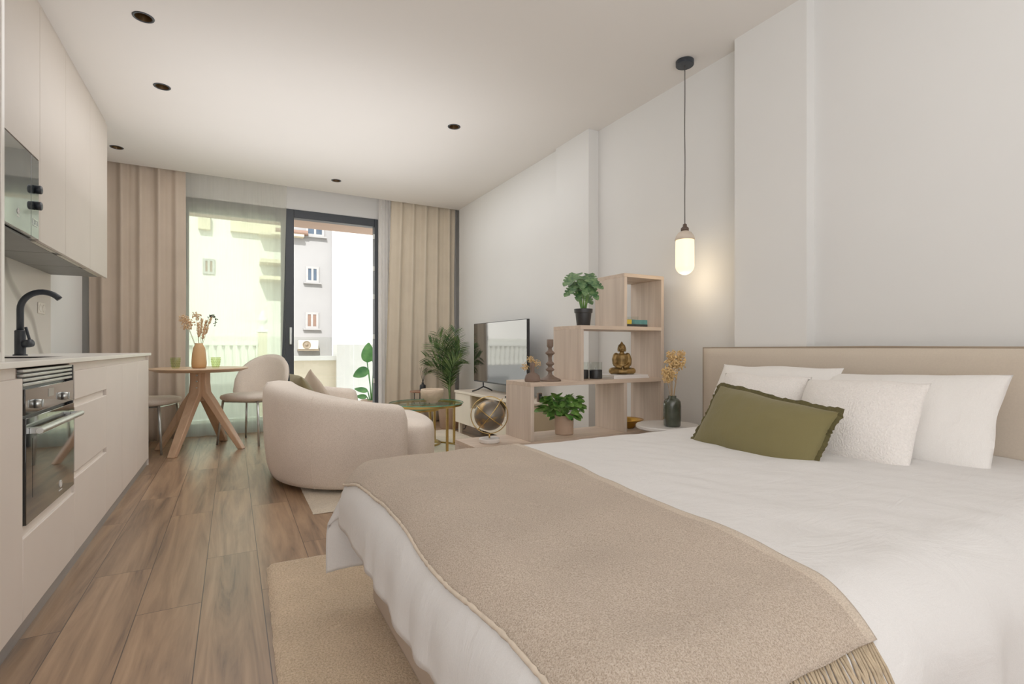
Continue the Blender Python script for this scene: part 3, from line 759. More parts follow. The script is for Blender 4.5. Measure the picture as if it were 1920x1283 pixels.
def place_pillow(name, lb, grp, m, bottom, top, right, w_, h_, T, seed, rim=None, **k):
    """bottom/top = midpoints of the bottom and top edges, right = direction of its width"""
    b_, t_ = Vector(bottom)+Vector((0,0,-.025 if 'bed' in grp else -.03)), Vector(top)+Vector((0,0,-.025 if 'bed' in grp else -.07)); y = (t_-b_).normalized(); x = (Vector(right)-y*Vector(right).dot(y)).normalized(); z = x.cross(y)
    mx = Matrix((x, y, z)).transposed()
    mb = pillow_mesh(w_, h_, T, seed=seed, **k); mb.v = [tuple(mx@Vector(p)+b_) for p in mb.v]
    o = build(name, mb, m, smooth=True)
    bm = bmesh.new(); bm.from_mesh(o.data); bmesh.ops.remove_doubles(bm, verts=bm.verts, dist=.0006); bmesh.ops.recalc_face_normals(bm, faces=bm.faces); bm.to_mesh(o.data); bm.free()
    tag(o, lb, 'pillow', grp)
    if rim:
        pts = []; n = 40; pinch = k.get('pinch', .05)
        def edge(a, b): return mx@Vector((w_/2*a*(1-pinch*(1-b*b)*abs(a))+.011*nz(b*1.6+seed, 3.3)*abs(a), h_/2*b*(1-pinch*(1-a*a)*abs(b))+.011*nz(a*1.6+seed, 9.1)*abs(b)+h_/2, 0))+b_
        cs = [(-1,-1),(1,-1),(1,1),(-1,1),(-1,-1)]
        mb2 = MB(); v = []; f = []
        for (a0,b0),(a1,b1) in zip(cs, cs[1:]):
            for i in range(n):
                s_ = i/n; p = edge(a0+(a1-a0)*s_, b0+(b1-b0)*s_); pts.append(p)
        N = len(pts); cen = sum(pts, Vector())/N
        for i, p in enumerate(pts):
            tn = (pts[(i+1)%N]-pts[i-1]).normalized(); d = tn.cross(z); d = d if d.dot(p-cen) > 0 else -d
            wob = random.uniform(-.005,.005)
            v += [p-d*.004+z*.002, p+d*(.013+.004*random.random())+z*wob, p-d*.004-z*.002]
        for i in range(N):
            j = (i+1)%N; f += [(i*3,j*3,j*3+1,i*3+1),(i*3+1,j*3+1,j*3+2,i*3+2)]
        mb2.add(v, f); build('fringe_edge', mb2, rim, o, local=True).location = -o.location
    return o
place_pillow('pillow','large white pillow at right, leaning on the headboard','bed pillows',M['pillow'],(2.12,1.00,.525),(2.345,1.015,.862),(0,-1,0),.62,.41,.19,1.3,pinch=.05,wr=.009)
place_pillow('pillow','white pillow at the back left, leaning on the headboard behind the others','bed pillows',M['pillow'],(2.15,1.57,.535),(2.345,1.57,.872),(0,-1,0),.62,.40,.17,5.3,pinch=.05,wr=.010)
place_pillow('pillow','square white nubby pillow in front of the large right pillow','bed pillows',M['texpillow'],(1.93,1.055,.528),(2.115,1.065,.835),(0,-1,.02),.43,.37,.18,8.1,pinch=.03,wr=.004)
place_pillow('pillow','square white nubby pillow behind the olive green pillow','bed pillows',M['texpillow'],(1.99,1.49,.532),(2.14,1.49,.838),(0,-1,0),.43,.35,.16,11.4,pinch=.03,wr=.004)
place_pillow('pillow','olive green oblong pillow with frayed edge on the white duvet','bed pillows',M['green'],(1.722,1.30,.520),(1.865,1.262,.784),(0,-1,.035),.535,.295,.165,3.2,rim=M['greenedge'],pinch=.045,wr=.005)
place_pillow('pillow','olive green cushion leaning in the sofa','sofa cushions',M['olive2'],(.58,4.35,.425),(.44,4.33,.775),(.1,-1,0),.42,.37,.13,2.2,pinch=.04)
place_pillow('pillow','beige cushion leaning in the sofa beside the olive one','sofa cushions',M['beigecush'],(.70,4.62,.40),(.56,4.70,.66),(.6,-1,0),.42,.36,.12,4.2,pinch=.04)

# ------------------------------------------------------------------ bed
BX0, BX1, BY0, BY1, BH = .33, 2.425, .40, 1.95, .522
t = thing('bed', 'double bed with beige upholstered base and low headboard', 'bed', (1.4,1.2,0))
build('bed_base', B(.44,.50,.023,2.43,1.86,.27), M['bedbase'], t, bevel=.03, seg=3)
build('mattress', B(.43,.49,.27,2.43,1.87,.49), M['white'], t, bevel=.05, seg=4)
def hb():
    mb = MB(); y0, y1, z1 = .36, 2.10, .945
    def fn(u, v):
        y = y0+(y1-y0)*u; z = .03+(z1-.03)*v
        e = min((y-y0), (y1-y), z1-z); k = min(1, max(0, e/.05)); x = 2.445-.018*math.sqrt(max(0, 1-(1-k)**2))
        return (x, y, z)
    mb.grid(fn, 60, 40); mb.box(2.445,y0,.03,2.525,y1,z1); return mb
h = build('headboard', hb(), M['headb'], t, smooth=False)
build('piping', MB().tube([(2.447,.36,.03),(2.447,.36,.943),(2.447,1.2,.947),(2.447,2.10,.943),(2.447,2.10,.03)], .0055, 8), M['piping'], h, smooth=True)
build('piping', MB().tube([(2.523,.36,.03),(2.523,.36,.943),(2.523,2.10,.943),(2.523,2.10,.03)], .0055, 8), M['piping'], h, smooth=True)
for y in (.45,2.0): build('headboard_leg', B(2.47,y-.03,0,2.51,y+.03,.03), M['blk'], h)

def roll(e, r):
    if e <= 0: return e, 0.
    q = r*PI/2
    if e < q: return r*math.sin(e/r), r*(1-math.cos(e/r))
    return r, r+(e-q)
RF = .13
def drape(ex, ey, lift=0, fold=1.0, seed=0.):
    """ex: arc length past the foot shoulder (towards -x); ey: signed arc past the near(-)/far(+) shoulder, measured from the bed centre"""
    cy = (BY0+BY1)/2; half = (BY1-BY0)/2-RF
    ox, dx = roll(ex, RF)
    sg = 1 if ey > 0 else -1
    oy, dy = roll(abs(ey)-half, RF)
    x = BX0+RF-ox; y = cy+sg*(half+oy)
    d = (dx**2.8+dy**2.8)**(1/2.8)
    k = min(1, d/.2)
    # hanging folds
    if dx > .03 and dx >= dy*.4:
        x += fold*min(1, (dx-.03)/.18)*(.0045*math.sin(y*38+5*nz(y*3, seed))+.005*nz(y*7, dx*2, seed)+.0035*nz(y*24, dx*4, seed))-.03*max(0, dx-.1)*fold
    if dy > .03:
        y += sg*fold*min(1, (dy-.03)/.18)*(.012*math.sin(x*23+3*nz(x*3, seed, 2))+.014*nz(x*8, dy*3, seed+3))
    c = min(dx, dy)
    if c > .02:
        x -= .22*(c-.02)*fold; y += sg*.05*(c-.02)*fold
    rc = max(0, ox)/RF*max(0, oy-0)/RF if oy > 0 else 0     # rounded corner in plan, opening out again further down
    x += .060*rc*max(0, 1-c/.26); y -= sg*.060*rc*max(0, 1-c/.26)
    edge = max(0, 1-k)
    u = (x-BX0)/(BX1-BX0); vv = (y-cy)/(BY1-BY0)*2
    crown = .028*(1-vv**4)-.003
    wr = (.005*nz(x*5, y*7, 1)+.0035*nz(x*13+y*4, y*9, 2)+.007*nz(x*2, y*2.3, 4))
    z = BH-d+(crown)*(1-k)+wr*(1-.3*k)
    # outward offset for layers lying on top
    if lift:
        z += lift*(1-.8*k); x -= lift*min(1, dx/.1); y += sg*lift*min(1, dy/.1)
    return (x, y, max(.03, z))
cyb = (BY0+BY1)/2
def duvet(u, v):
    e0 = -(BX1-BX0-RF)            # head end
    L = RF*PI/2-RF+.24
    ey = -1.20+2.30*v
    hem = .02*nz(ey*3, 1.7)
    e1 = RF*PI/2+.062+hem
    ex = e0+(e1-e0)*u
    # far side is tucked shorter, near side hangs lower
    return drape(ex, ey, 0, 1.0, 2.)
o = build('duvet', MB().grid(duvet, 170, 190), M['duvet'], smooth=True, solid=.014)
tag(o, 'white cotton duvet covering the bed and hanging over its foot', 'duvet')
def throw_edge(ey):      # how far up the bed the throw reaches at this width (x on the flat top)
    x = .955+.085*(ey/.77)+.02*nz(ey*2.5, 3.1)
    return -(x-BX0-RF)
EY0 = -.755
def throw_fn(u, v):
    ey = EY0+(.945-EY0)*v
    e0 = throw_edge(ey); e1 = .105+.018*nz(ey*2.2, 8.)+.10*max(0, (ey-.35)/.6)**1.5
    ex = e0+(e1-e0)*u
    return drape(ex, ey, .011, .55, 2.)
o = build('throw_blanket', MB().grid(throw_fn, 90, 150), M['throw'], smooth=True, solid=.008)
tag(o, 'beige woven throw blanket with fringed end across the foot of the bed', 'blanket')
mb = MB()
pts = [Vector(throw_fn(1.0, v/160)) for v in range(161)]
mb.tube([p+Vector((-.002,0,-.001)) for p in pts], [.0052+.0025*nz(i*.9, 2) for i in range(161)], 6)
build('hem', mb, M['hem'], o, smooth=True)
# light woven border along the upper edge, a touch above the cloth
def border(u, v):
    ey = EY0+(.945-EY0)*v; e0 = throw_edge(ey); ex = e0-.012+.032*u; return drape(ex, ey, .0125+.002*math.sin(PI*u), .5, 2.)
build('border', MB().grid(border, 6, 150), M['border'], o, smooth=True, solid=.004)
mb = MB()
for i in range(84):
    u = (i+random.uniform(-.3,.3))/84; u = min(1, max(0, u)); p = Vector(throw_fn(u, 0)); p2 = Vector(throw_fn(u, .004)); d = (p-p2).normalized()
    L = random.uniform(.075,.105); q = p+d*L*.4+Vector((random.uniform(-.014,.014), -.006, -L*.25)); r_ = q+Vector((random.uniform(-.014,.014), -.004, -L*.55))
    mb.tube([p-d*.004, p.lerp(q,.5)+Vector((random.uniform(-.003,.003),-.004,0)), q, r_], [.0022,.0026,.0024,.0014], 5)
fr = build('fringe', mb, M['fringe'], o, smooth=True); fr['kind'] = 'stuff'

# ------------------------------------------------------------------ nightstand, vase
o = thing('nightstand', 'round white bedside table between the bed and the shelf', 'side table', (2.33,2.27,0))
build('tabletop', MB().lathe([(0,.45),(.18,.45),(.19,.457),(.19,.469),(.185,.475),(0,.475)], (2.33,2.27,0), 56), M['nstand'], o, bevel=.001)
build('column', MB().lathe([(0,.02),(.06,.02),(.055,.05),(.055,.45),(0,.45)], (2.33,2.27,0), 28), M['nstand'], o, smooth=True)
build('base', MB().lathe([(0,0),(.16,0),(.16,.015),(.15,.022),(0,.022)], (2.33,2.27,0), 40), M['nstand'], o)
GX, GY = 2.30, 2.205
pr = [(0,.5005),(.042,.5005),(.047,.508),(.049,.55),(.049,.615),(.046,.638),(.034,.652),(.023,.657),(.023,.668),(.019,.668),(.019,.655),(.03,.645),(.042,.63),(.044,.55),(0,.52)]
o = build('vase', MB().lathe([(r*1.06, (z-.5)*1.09+.475) for r, z in pr], (GX,GY,0), 36), M['vgreen'], smooth=True)
tag(o, 'dark green glass bottle vase on the white bedside table', 'vase')
g = 'dried flowers in the green bottle vase'
for dx, dz, sz, lb in [(-.035,.80,.03,'golden dried flower head low on the left of the green bottle vase'),(.0,.86,.034,'golden dried flower head in the middle of the green bottle vase'),(.035,.85,.034,'golden dried flower head leaning right in the green bottle vase'),
        (-.015,.78,.03,'golden dried flower head just above the neck of the green bottle vase'),(.05,.90,.022,'golden dried flower tip furthest right in the green bottle vase'),(-.005,.90,.024,'tallest golden dried flower head in the green bottle vase'),(-.055,.76,.02,'small golden dried flower furthest left in the green bottle vase')]:
    plume((GX+dx*.1,GY,.60), (GX+dx,GY-.3*abs(dx),dz), 'puff', 'dried_flower_stem', lb, g, 'dried2', sz*1.35, 120)

# ------------------------------------------------------------------ stepped shelf
SY0, SY1, ST = 2.52, 2.82, .024
t = thing('stepped_shelf', 'stepped open oak shelf unit rising towards the right wall', 'shelf', (1.9,2.67,0))
def SH(x0, x1, zt): build('shelf_board', B(x0,SY0,zt-ST,x1,SY1,zt), M['oakx'], t, bevel=.0015)
def UP(x, z0, z1): build('side_panel', B(x,SY0,z0,x+ST,SY1,z1), M['oakz'], t, bevel=.0015)
XE = 2.552
SH(1.16+ST,XE-ST,.03); SH(1.16,XE-ST,.40); SH(1.505,XE-ST,.742); SH(1.86,XE-ST,1.082); SH(2.205,XE,1.425)
UP(XE-ST,.0,1.401); UP(1.16,0,.376); UP(1.86,.03,.376)
UP(1.505,.40,.718); UP(2.205,.40,.718)
UP(1.86,.742,1.058); UP(2.205,1.082,1.401)

# things on the shelf
def lathe_thing(name, lb, cat, prof, c, m, n=32, grp=None):
    o = build(name, MB().lathe([(r, z+c[2]) for r, z in prof], (c[0],c[1],0), n), m, smooth=True); return tag(o, lb, cat, grp)
# globe on the lowest step
gx, gy, gz = 1.295, 2.63, .402
t = thing('globe', 'bronze globe in brass rings on a marble foot, lowest shelf step', 'globe', (gx,gy,gz))
build('foot', MB().lathe([(0,0+gz),(.058,gz),(.06,gz+.004),(.06,gz+.02),(.056,gz+.024),(0,gz+.024)], (gx,gy,0), 36), M['mbase'], t, smooth=False, bevel=.001)
gc = Vector((gx,gy,gz+.155))
build('pin', MB().tube([(gx,gy,gz+.02),(gx,gy,gz+.052)], .005, 10), M['brass'], t, smooth=True)
# rings face the camera direction
vd = Vector((gx,gy,0)).normalized(); qf = Vector((0,0,1)).rotation_difference(-vd).to_matrix()
build('outer_ring', MB().ring(gc, .106, .0028, 56, 6, qf), M['brass'], t, smooth=True)
sp = build('sphere', MB().ball(gc, .088, 40, 24), M['globe'], t, smooth=True)
rt = Vector((vd.y,-vd.x,0)); ax = (rt*.62+Vector((0,0,.78))).normalized()
build('axis_bar', MB().tube([gc+ax*.122, gc+ax*.089], .003, 8).tube([gc-ax*.106, gc-ax*.089], .004, 8), M['brass'], t, smooth=True)
pl = (vd*-1); a2 = ax; 
def arc_ring(direction, rad):   # circle in the plane spanned by direction and the view axis
    n = direction.cross(vd).normalized(); return MB().ring(gc, rad, .0026, 48, 6, Vector((0,0,1)).rotation_difference(n).to_matrix())
build('meridian_ring', arc_ring(ax, .092), M['brass'], t, smooth=True)
build('equator_ring', arc_ring((rt*.78-Vector((0,0,.62))).normalized(), .093), M['brass'], t, smooth=True)
# small brown vase + its dried flowers
bx, by = 1.565, 2.60
lathe_thing('vase', 'small brown stoneware bud vase on the shelf beside the candlestick', 'vase', [(0,.0005),(.044,.0005),(.047,.005),(.0465,.018),(.041,.036),(.029,.048),(.015,.054),(.0118,.062),(.0125,.085),(.0165,.112),(.014,.112),(.010,.07),(0,.05)], (bx,by,.742), M['clay'])
for dx, dz, sz, lb in [(-.035,.83,.026,'golden dried flowers at the left of the small brown vase'),(.0,.875,.026,'golden dried flowers above the small brown vase'),(.036,.845,.028,'golden dried flowers at the right of the small brown vase')]:
    plume((bx+dx*.12,by,.80), (bx+dx,by+.02,dz), 'puff', 'dried_flower_stem', lb, 'dried flowers in the small brown vase', 'dried2', sz, 46)
lathe_thing('candlestick', 'tall turned brown candlestick on the shelf left of the upright', 'candlestick',
    [(0,.0005),(.066,.0005),(.068,.004),(.062,.012),(.03,.026),(.014,.04),(.011,.055),(.026,.066),(.027,.072),(.012,.084),(.014,.092),(.026,.102),(.026,.107),(.013,.12),(.011,.14),(.014,.155),(.028,.166),(.029,.172),(.014,.186),(.011,.20),(.018,.208),(.020,.212),(.020,.252),(.016,.253),(.014,.24),(0,.24)], (1.69,2.60,.742), M['brown'])
for i, (x, y) in enumerate([(2.085,2.66),(2.005,2.70)]):
    t = thing('candle_jar', ['black and clear glass candle jar, the fully visible one left of the statue','black and clear glass candle jar half hidden by the shelf upright'][i], 'candle', (x,y,.742), 'two-tone candle jars')
    z = .7425; r = .042
    build('wax_base', MB().lathe([(0,z),(r-.002,z),(r,z+.002),(r,z+.056),(r-.003,z+.058),(0,z+.058)], (x,y,0), 36), M['blk'], t, smooth=True, bevel=.001)
    build('glass_rim', MB().lathe([(r,z+.058),(r,z+.108),(r-.003,z+.108),(r-.003,z+.058)], (x,y,0), 36, cap=False), M['clear'], t, smooth=True)
    build('wick', MB().tube([(x,y,z+.058),(x,y,z+.072)], .0015, 6), M['blk'], t)
# magazines under the statue
def book(name, lb, cat, x0, y0, z0, x1, y1, z1, m, grp, pagem='pages', spine='front'):
    t = thing(name, lb, cat, ((x0+x1)/2,(y0+y1)/2,z0), grp); k = .0018
    build('cover', MB().box(x0,y0,z0,x1,y1,z0+k).box(x0,y0,z1-k,x1,y1,z1).box(x0,y0,z0+k,x1,y0+k,z1-k), m, t)
    build('pages', B(x0+.003,y0+k,z0+k,x1-.003,y1-.004,z1-k), M[pagem], t); return t
book('magazine', 'lower of the two white magazines under the bronze statue', 'magazine', 2.15,2.555,.7425,2.452,2.775,.7535, M['paper'], 'white magazines under the statue')
book('magazine', 'upper of the two white magazines directly under the bronze statue', 'magazine', 2.155,2.56,.754,2.448,2.77,.765, M['paper'], 'white magazines under the statue')
# seated statue: one continuous surface
def statue(c, s):
    mb = MB(); X, Y, Z = c
    def P(x, y, z): return (X+x*s, Y+y*s, Z+z*s)
    mb.ball(P(0,0,.10), (.34*s,.24*s,.12*s), 20, 12)
    for sg in (-1, 1):
        mb.tube([P(sg*.12,.05,.13), P(sg*.32,-.03,.12), P(sg*.36,-.12,.11)], [.12*s,.12*s,.10*s], 12)      # thighs
        mb.ball(P(sg*.36,-.10,.115), .115*s, 14, 10)
        mb.tube([P(sg*.36,-.12,.11), P(sg*.12,-.25,.10), P(-sg*.10,-.25,.10)], [.10*s,.085*s,.06*s], 12)    # shins
        mb.tube([P(sg*.215,.02,.65), P(sg*.26,.0,.52), P(sg*.255,-.05,.36)], [.095*s,.09*s,.08*s], 12)      # upper arms
        mb.tube([P(sg*.255,-.05,.36), P(sg*.17,-.18,.28), P(sg*.03,-.24,.24)], [.08*s,.068*s,.055*s], 12)  # forearms
        mb.ball(P(sg*.20,.02,.655), .105*s, 14, 10)
        mb.tube([P(sg*.125,.01,.96), P(sg*.132,.0,.88), P(sg*.125,-.005,.80)], [.018*s,.026*s,.022*s], 8)    # long ears
    mb.tube([P(0,.02,.12), P(0,.02,.35), P(0,.02,.55), P(0,.02,.68), P(0,.01,.74)], [.24*s,.21*s,.235*s,.215*s,.10*s], 20)
    mb.tube([P(0,.01,.72), P(0,.0,.82)], [.085*s,.08*s], 12)
    mb.ball(P(0,-.005,.895), (.118*s,.122*s,.145*s), 18, 12); mb.ball(P(0,.03,.97), (.135*s,.135*s,.115*s), 18, 12)
    mb.ball(P(0,.02,1.08), .055*s, 14, 10); mb.tube([P(0,.02,1.1), P(0,.02,1.17)], [.03*s,.006*s], 8)
    mb.ball(P(0,-.128,.885), (.017*s,.022*s,.032*s), 8, 6)     # nose
    mb.ball(P(0,-.115,.835), (.032*s,.016*s,.012*s), 8, 6)     # mouth
    for sg in (-1,1): mb.ball(P(sg*.048,-.112,.915), (.024*s,.012*s,.01*s), 8, 6)
    # robe folds across chest
    for k in range(4): mb.tube([P(.19-.02*k,-.02-.02*k,.66-.05*k), P(.06-.02*k,-.17,.5-.06*k), P(-.14,-.14,.34-.03*k)], .016*s, 6)
    return mb
mb = statue((0,0,0), .19); q = Matrix.Rotation(R(-33), 3, 'Z'); mb.v = [tuple(q@Vector(p)+Vector((2.31,2.665,.766))) for p in mb.v]
o = build('statue', mb, M['bronze'], smooth=True)
rm = o.modifiers.new('remesh', 'REMESH'); rm.mode = 'VOXEL'; rm.voxel_size = .0017; rm.use_smooth_shade = True
tag(o, 'bronze seated meditating buddha statue on two white magazines', 'statue')
# books on the upper step
z = 1.0825
book('book', 'black book at the bottom of the stack on the top shelf', 'book', 2.235,2.57,z,2.452,2.76,z+.018, M['dgreen'], 'books on the upper shelf')
t = book('book', 'yellow and teal book lying on the black book', 'book', 2.235,2.575,z+.0185,2.455,2.755,z+.048, M['teal'], 'books on the upper shelf')
build('spine_band', B(2.235,2.5735,z+.019,2.315,2.576,z+.0475), M['yellow'], t)
t = thing('ornament_box', 'small clear and white ornament lying on the teal book', 'ornament', (2.30,2.64,z+.0485))
build('tray', MB().box(2.24,2.60,z+.049,2.40,2.70,z+.053).box(2.24,2.60,z+.053,2.40,2.603,z+.072).box(2.24,2.697,z+.053,2.40,2.70,z+.072).box(2.24,2.603,z+.053,2.243,2.697,z+.072).box(2.397,2.603,z+.053,2.40,2.697,z+.072), M['clear'], t)
build('figure', MB().lathe([(0,z+.0535),(.012,z+.0535),(.012,z+.07),(.008,z+.083),(.011,z+.09),(0,z+.098)], (2.325,2.65,0), 16), M['steel'], t, smooth=True)
# golden bowl
lathe_thing('bowl', 'golden metal bowl in the lowest right shelf compartment', 'bowl', [(0,.0005),(.045,.0005),(.05,.004),(.075,.03),(.098,.052),(.112,.058),(.11,.061),(.095,.056),(.07,.034),(.045,.01),(0,.008)], (2.355,2.665,.40), M['goldbowl'], 40)

# plants -------------------------------------------------------------
def frame(base, direction, roll_=0, side=None):
    d = Vector(direction).normalized(); up = Vector((0,0,1)); s = Vector(side)-d*Vector(side).dot(d) if side is not None else d.cross(up)
    s = s.normalized() if s.length > 1e-4 else Vector((1,0,0)); n = s.cross(d)
    if roll_: s, n = s*math.cos(roll_)+n*math.sin(roll_), n*math.cos(roll_)-s*math.sin(roll_)
    return Matrix((s, d, n)).transposed(), Vector(base)
def leaf(mb, base, direction, L, W, cup=.15, droop=.25, roll_=0, holes=False, n=12, side=None):
    """blade in local x (width) / y (length); monstera leaves get side notches"""
    mx, b = frame(base, direction, roll_, side); v = []; f = []
    for i in range(n+1):
        t_ = i/n; w_ = W*.5*(math.sin(PI*min(1, t_**.75*.97+.02))**.7)
        if holes:
            w_ = W*.5*((1-t_)**.55)*(1 if t_ > .05 else .75)
            if i % 4 == 3 and 2 < i < n-1: w_ *= .55
        for k in (-1,-.5,0,.5,1):
            y_ = t_*L-(.10*L*abs(k) if holes and i == 0 else 0)
            v.append(b+mx@Vector((k*w_, y_, cup*abs(k)*w_*2*.5-droop*L*t_*t_*.6)))
        if i:
            for k in range(4): f.append(((i-1)*5+k,(i-1)*5+k+1,i*5+k+1,i*5+k))
    mb.add(v, f)
px, py, pz = 1.985, 2.66, 1.0825
t = thing('potted_monstera', 'small monstera in a black plastic pot on the second highest step', 'potted plant', (px,py,pz))
build('pot', MB().lathe([(0,pz),(.040,pz),(.043,pz+.004),(.052,pz+.085),(.058,pz+.086),(.060,pz+.112),(.055,pz+.112),(.052,pz+.095),(0,pz+.093)], (px,py,0), 36), M['potblk'], t, smooth=False, bevel=.0015)
build('soil', MB().lathe([(0,pz+.105),(.03,pz+.104),(.054,pz+.098)], (px,py,0), 20), M['soil'], t, smooth=True)
mb = MB(); ms = MB(); random.seed(11)
vr = Vector((.877,-.481,0)); vf = Vector((.481,.877,0))   # across and along the view
for a, h_, L, W, rl in [(-.10,.30,.10,.11,.5),(-.065,.34,.10,.10,.2),(-.01,.31,.11,.11,-.2),(.045,.29,.105,.10,-.4),(-.085,.20,.10,.10,.6),(.05,.20,.11,.085,-.6),(.08,.24,.09,.08,-.9),(-.03,.22,.10,.10,.1),(.025,.14,.095,.08,-.4),(-.055,.26,.11,.11,.0),(.0,.25,.10,.10,.3),(.06,.33,.08,.08,-.2)]:
    dpt = random.uniform(-.05,.05); hh = h_*.72+.10
    top = Vector((px,py,pz+hh))+vr*a*.6+vf*dpt
    ms.tube(stem_curve((px+a*.15,py+dpt*.2,pz+.10), top, .01), .003, 6)
    d = (vr*a*5+vf*(dpt*3-.45)+Vector((0,0,-.35+random.uniform(-.2,.2)))).normalized()
    leaf(mb, top, d, L*1.15, W*1.12, .12, .3, rl*.6, True, 16)
build('stem', ms, M['leaf2'], t, smooth=True); build('foliage', mb, M['leaf'], t, smooth=True)
px, py, pz = 1.835, 2.66, .4005
t = thing('potted_houseplant', 'bushy green houseplant in a beige pot on the lowest shelf board', 'potted plant', (px,py,pz))
build('pot', MB().lathe([(0,pz),(.055,pz),(.058,pz+.003),(.060,pz+.118),(.058,pz+.12),(.055,pz+.12),(.053,pz+.105),(0,pz+.103)], (px,py,0), 36), M['potbeige'], t, smooth=False, bevel=.0015)
build('soil', MB().lathe([(0,pz+.112),(.03,pz+.111),(.054,pz+.106)], (px,py,0), 20), M['soil'], t, smooth=True)
mb = MB(); ms = MB(); random.seed(5)
for i in range(105):
    a = random.uniform(-1,1); q = random.uniform(-1,1); hh = random.uniform(.02,1)
    r = .125*math.sqrt(max(.05, 1-(hh-.4)**2*1.6)); 
    top = Vector((px,py,pz+.115+hh*.125))+vr*(a*r-.012)+vf*q*r*.7
    if i % 3 == 0: ms.tube(stem_curve((px+a*.02,py+q*.02,pz+.11), top, .01, 5), .002, 5)
    d = (vr*(a*1.2+random.uniform(-.4,.4))+vf*(q*.8-.35)+Vector((0,0,random.uniform(-.5,.7)))).normalized()
    leaf(mb, top, d, random.uniform(.046,.062), random.uniform(.05,.066), .2, .35, random.uniform(-.6,.6), n=8)
build('stem', ms, M['leaf2'], t, smooth=True); build('foliage', mb, M['leaf2'], t, smooth=True)
# palm in the corner
px, py = 2.25, 5.62
t = thing('potted_palm', 'tall dark green palm in a pot in the corner by the curtain', 'potted plant', (px,py,0))
build('pot', MB().lathe([(0,0.0),(.11,0.0),(.115,.005),(.14,.24),(.145,.25),(.132,.25),(.125,.22),(0,.215)], (px,py,0), 36), M['potbeige'], t, smooth=True)
build('soil', MB().lathe([(0,.235),(.06,.233),(.128,.222)], (px,py,0), 20), M['soil'], t, smooth=True)
random.seed(21)
for rr, zz, dd, L in [(-.27,1.05,.05,.9),(-.16,1.17,0,.9),(-.05,1.20,.1,.9),(.09,1.20,.0,.9),(.19,1.04,-.1,.9),(-.30,.86,-.05,.85),(-.29,.74,.05,.85),(.20,.85,-.16,.8),(.02,1.08,-.12,.9),(-.10,1.02,-.10,.9),(.16,.95,.1,.9)]:
    b = Vector((px,py,.22)); e = Vector((px,py,(zz-.22)*.955+.22))+vr*(rr*.95 if rr < 0 else rr*.7)+vf*dd*.8; 
    if e.x > 2.40: e.x = 2.40
    pts = [b.lerp(e, k/12)+Vector((0,0,.10*math.sin(PI*k/12)*(1 if zz > .9 else 1.4)))-vr*rr*.25*math.sin(PI*k/12) for k in range(13)]
    mb = MB(); mb.tube(pts, [.006-.0004*k for k in range(13)], 5)
    for k in range(8, 31):
        fi = k/31*12; j = int(fi); p = pts[j].lerp(pts[min(12,j+1)], fi-j); tg = (pts[min(12,j+1)]-pts[j]).normalized()
        fade = math.sin(PI*min(1, (k-4)/30)); 
        for sg in (-1, 1):
            s = tg.cross(vf).normalized()*sg
            d = (tg*1.0+s*.75+Vector((0,0,-.12))+vf*random.uniform(-.25,.25)).normalized()
            leaf(mb, p, d, .15*fade+.05, .021, .3, .2, random.uniform(-.5,.5), n=4)
    build('frond', mb, M['palm'], t)

# ------------------------------------------------------------------ television and its stand
SX0, SX1, SYa, SYb = 2.17, 2.525, 3.67, 5.27
t = thing('tv_stand', 'long low cream television stand against the right wall', 'tv stand', ((SX0+SX1)/2,(SYa+SYb)/2,0))
z0, z1 = .125, .475
c = MB().box(SX0+.02,SYa,z0,SX1,SYa+.018,z1-.025).box(SX0+.02,SYb-.018,z0,SX1,SYb,z1-.025).box(SX0+.02,SYa,z0,SX1,SYb,z0+.018).box(SX1-.012,SYa,z0,SX1,SYb,z1-.025)
c.box(SX0+.02,4.86,z0+.018,SX1-.012,4.878,z1-.025).box(SX0+.02,4.06,z0+.018,SX1-.012,4.078,z1-.025).box(SX0+.02,4.078,.30,SX1-.012,4.86,.315)
build('carcass', c, M['tvside'], t)
build('tabletop', B(SX0-.005,SYa-.004,z1-.025,SX1+.005,SYb+.006,z1), M['tvtop'], t, bevel=.008, seg=3)
build('front_edge', B(SX0-.008,SYa-.002,z1-.027,SX0-.001,SYb+.004,z1-.001), M['tvunit'], t, bevel=.003)
for ya, yb in ((4.865,5.268),(3.672,4.074)):
    d = build('door', B(SX0,ya,z0,SX0+.019,yb,z1-.028), M['tvunit'], t, bevel=.002)
d = build('drawer', B(SX0,4.078,z0,SX0+.019,4.861,.312), M['tvunit'], t, bevel=.002)
for x, y in ((SX0+.04,SYa+.06),(SX0+.04,SYb-.06),(SX1-.04,SYa+.06),(SX1-.04,SYb-.06)):
    build('leg', B(x-.018,y-.018,0,x+.018,y+.018,z0), M['tvunit'], t, bevel=.003)
t = thing('television', 'flat black television standing on the cream tv stand', 'television', (2.36,4.55,.475))
ya, yb, za, zb = 3.97, 5.13, .575, 1.207
build('casing', B(2.335,ya,za,2.362,yb,zb), M['blk'], t, bevel=.003)
build('screen', B(2.3325,ya+.006,za+.014,2.335,yb-.006,zb-.006), M['screen'], t)
build('rear_bulge', B(2.362,ya+.2,za+.05,2.395,yb-.2,za+.36), M['blk'], t, bevel=.01)
for y in (4.18,4.92):
    build('foot', MB().tube([(2.22,y,.4835),(2.28,y-.01,.50),(2.345,y-.01,.53),(2.348,y,.58)], .008, 8).tube([(2.345,y-.01,.53),(2.40,y,.51),(2.455,y,.4835)], .008, 8), M['blk'], t, smooth=True)
t = thing('router', 'small dark brown box standing near the end of the tv stand', 'box', (2.33,3.75,.475))
build('body', B(2.305,3.73,.476,2.345,3.76,.555), M['brown'], t, bevel=.004); build('front_panel', B(2.311,3.7285,.485,2.339,3.7305,.545), M['blk'], t)
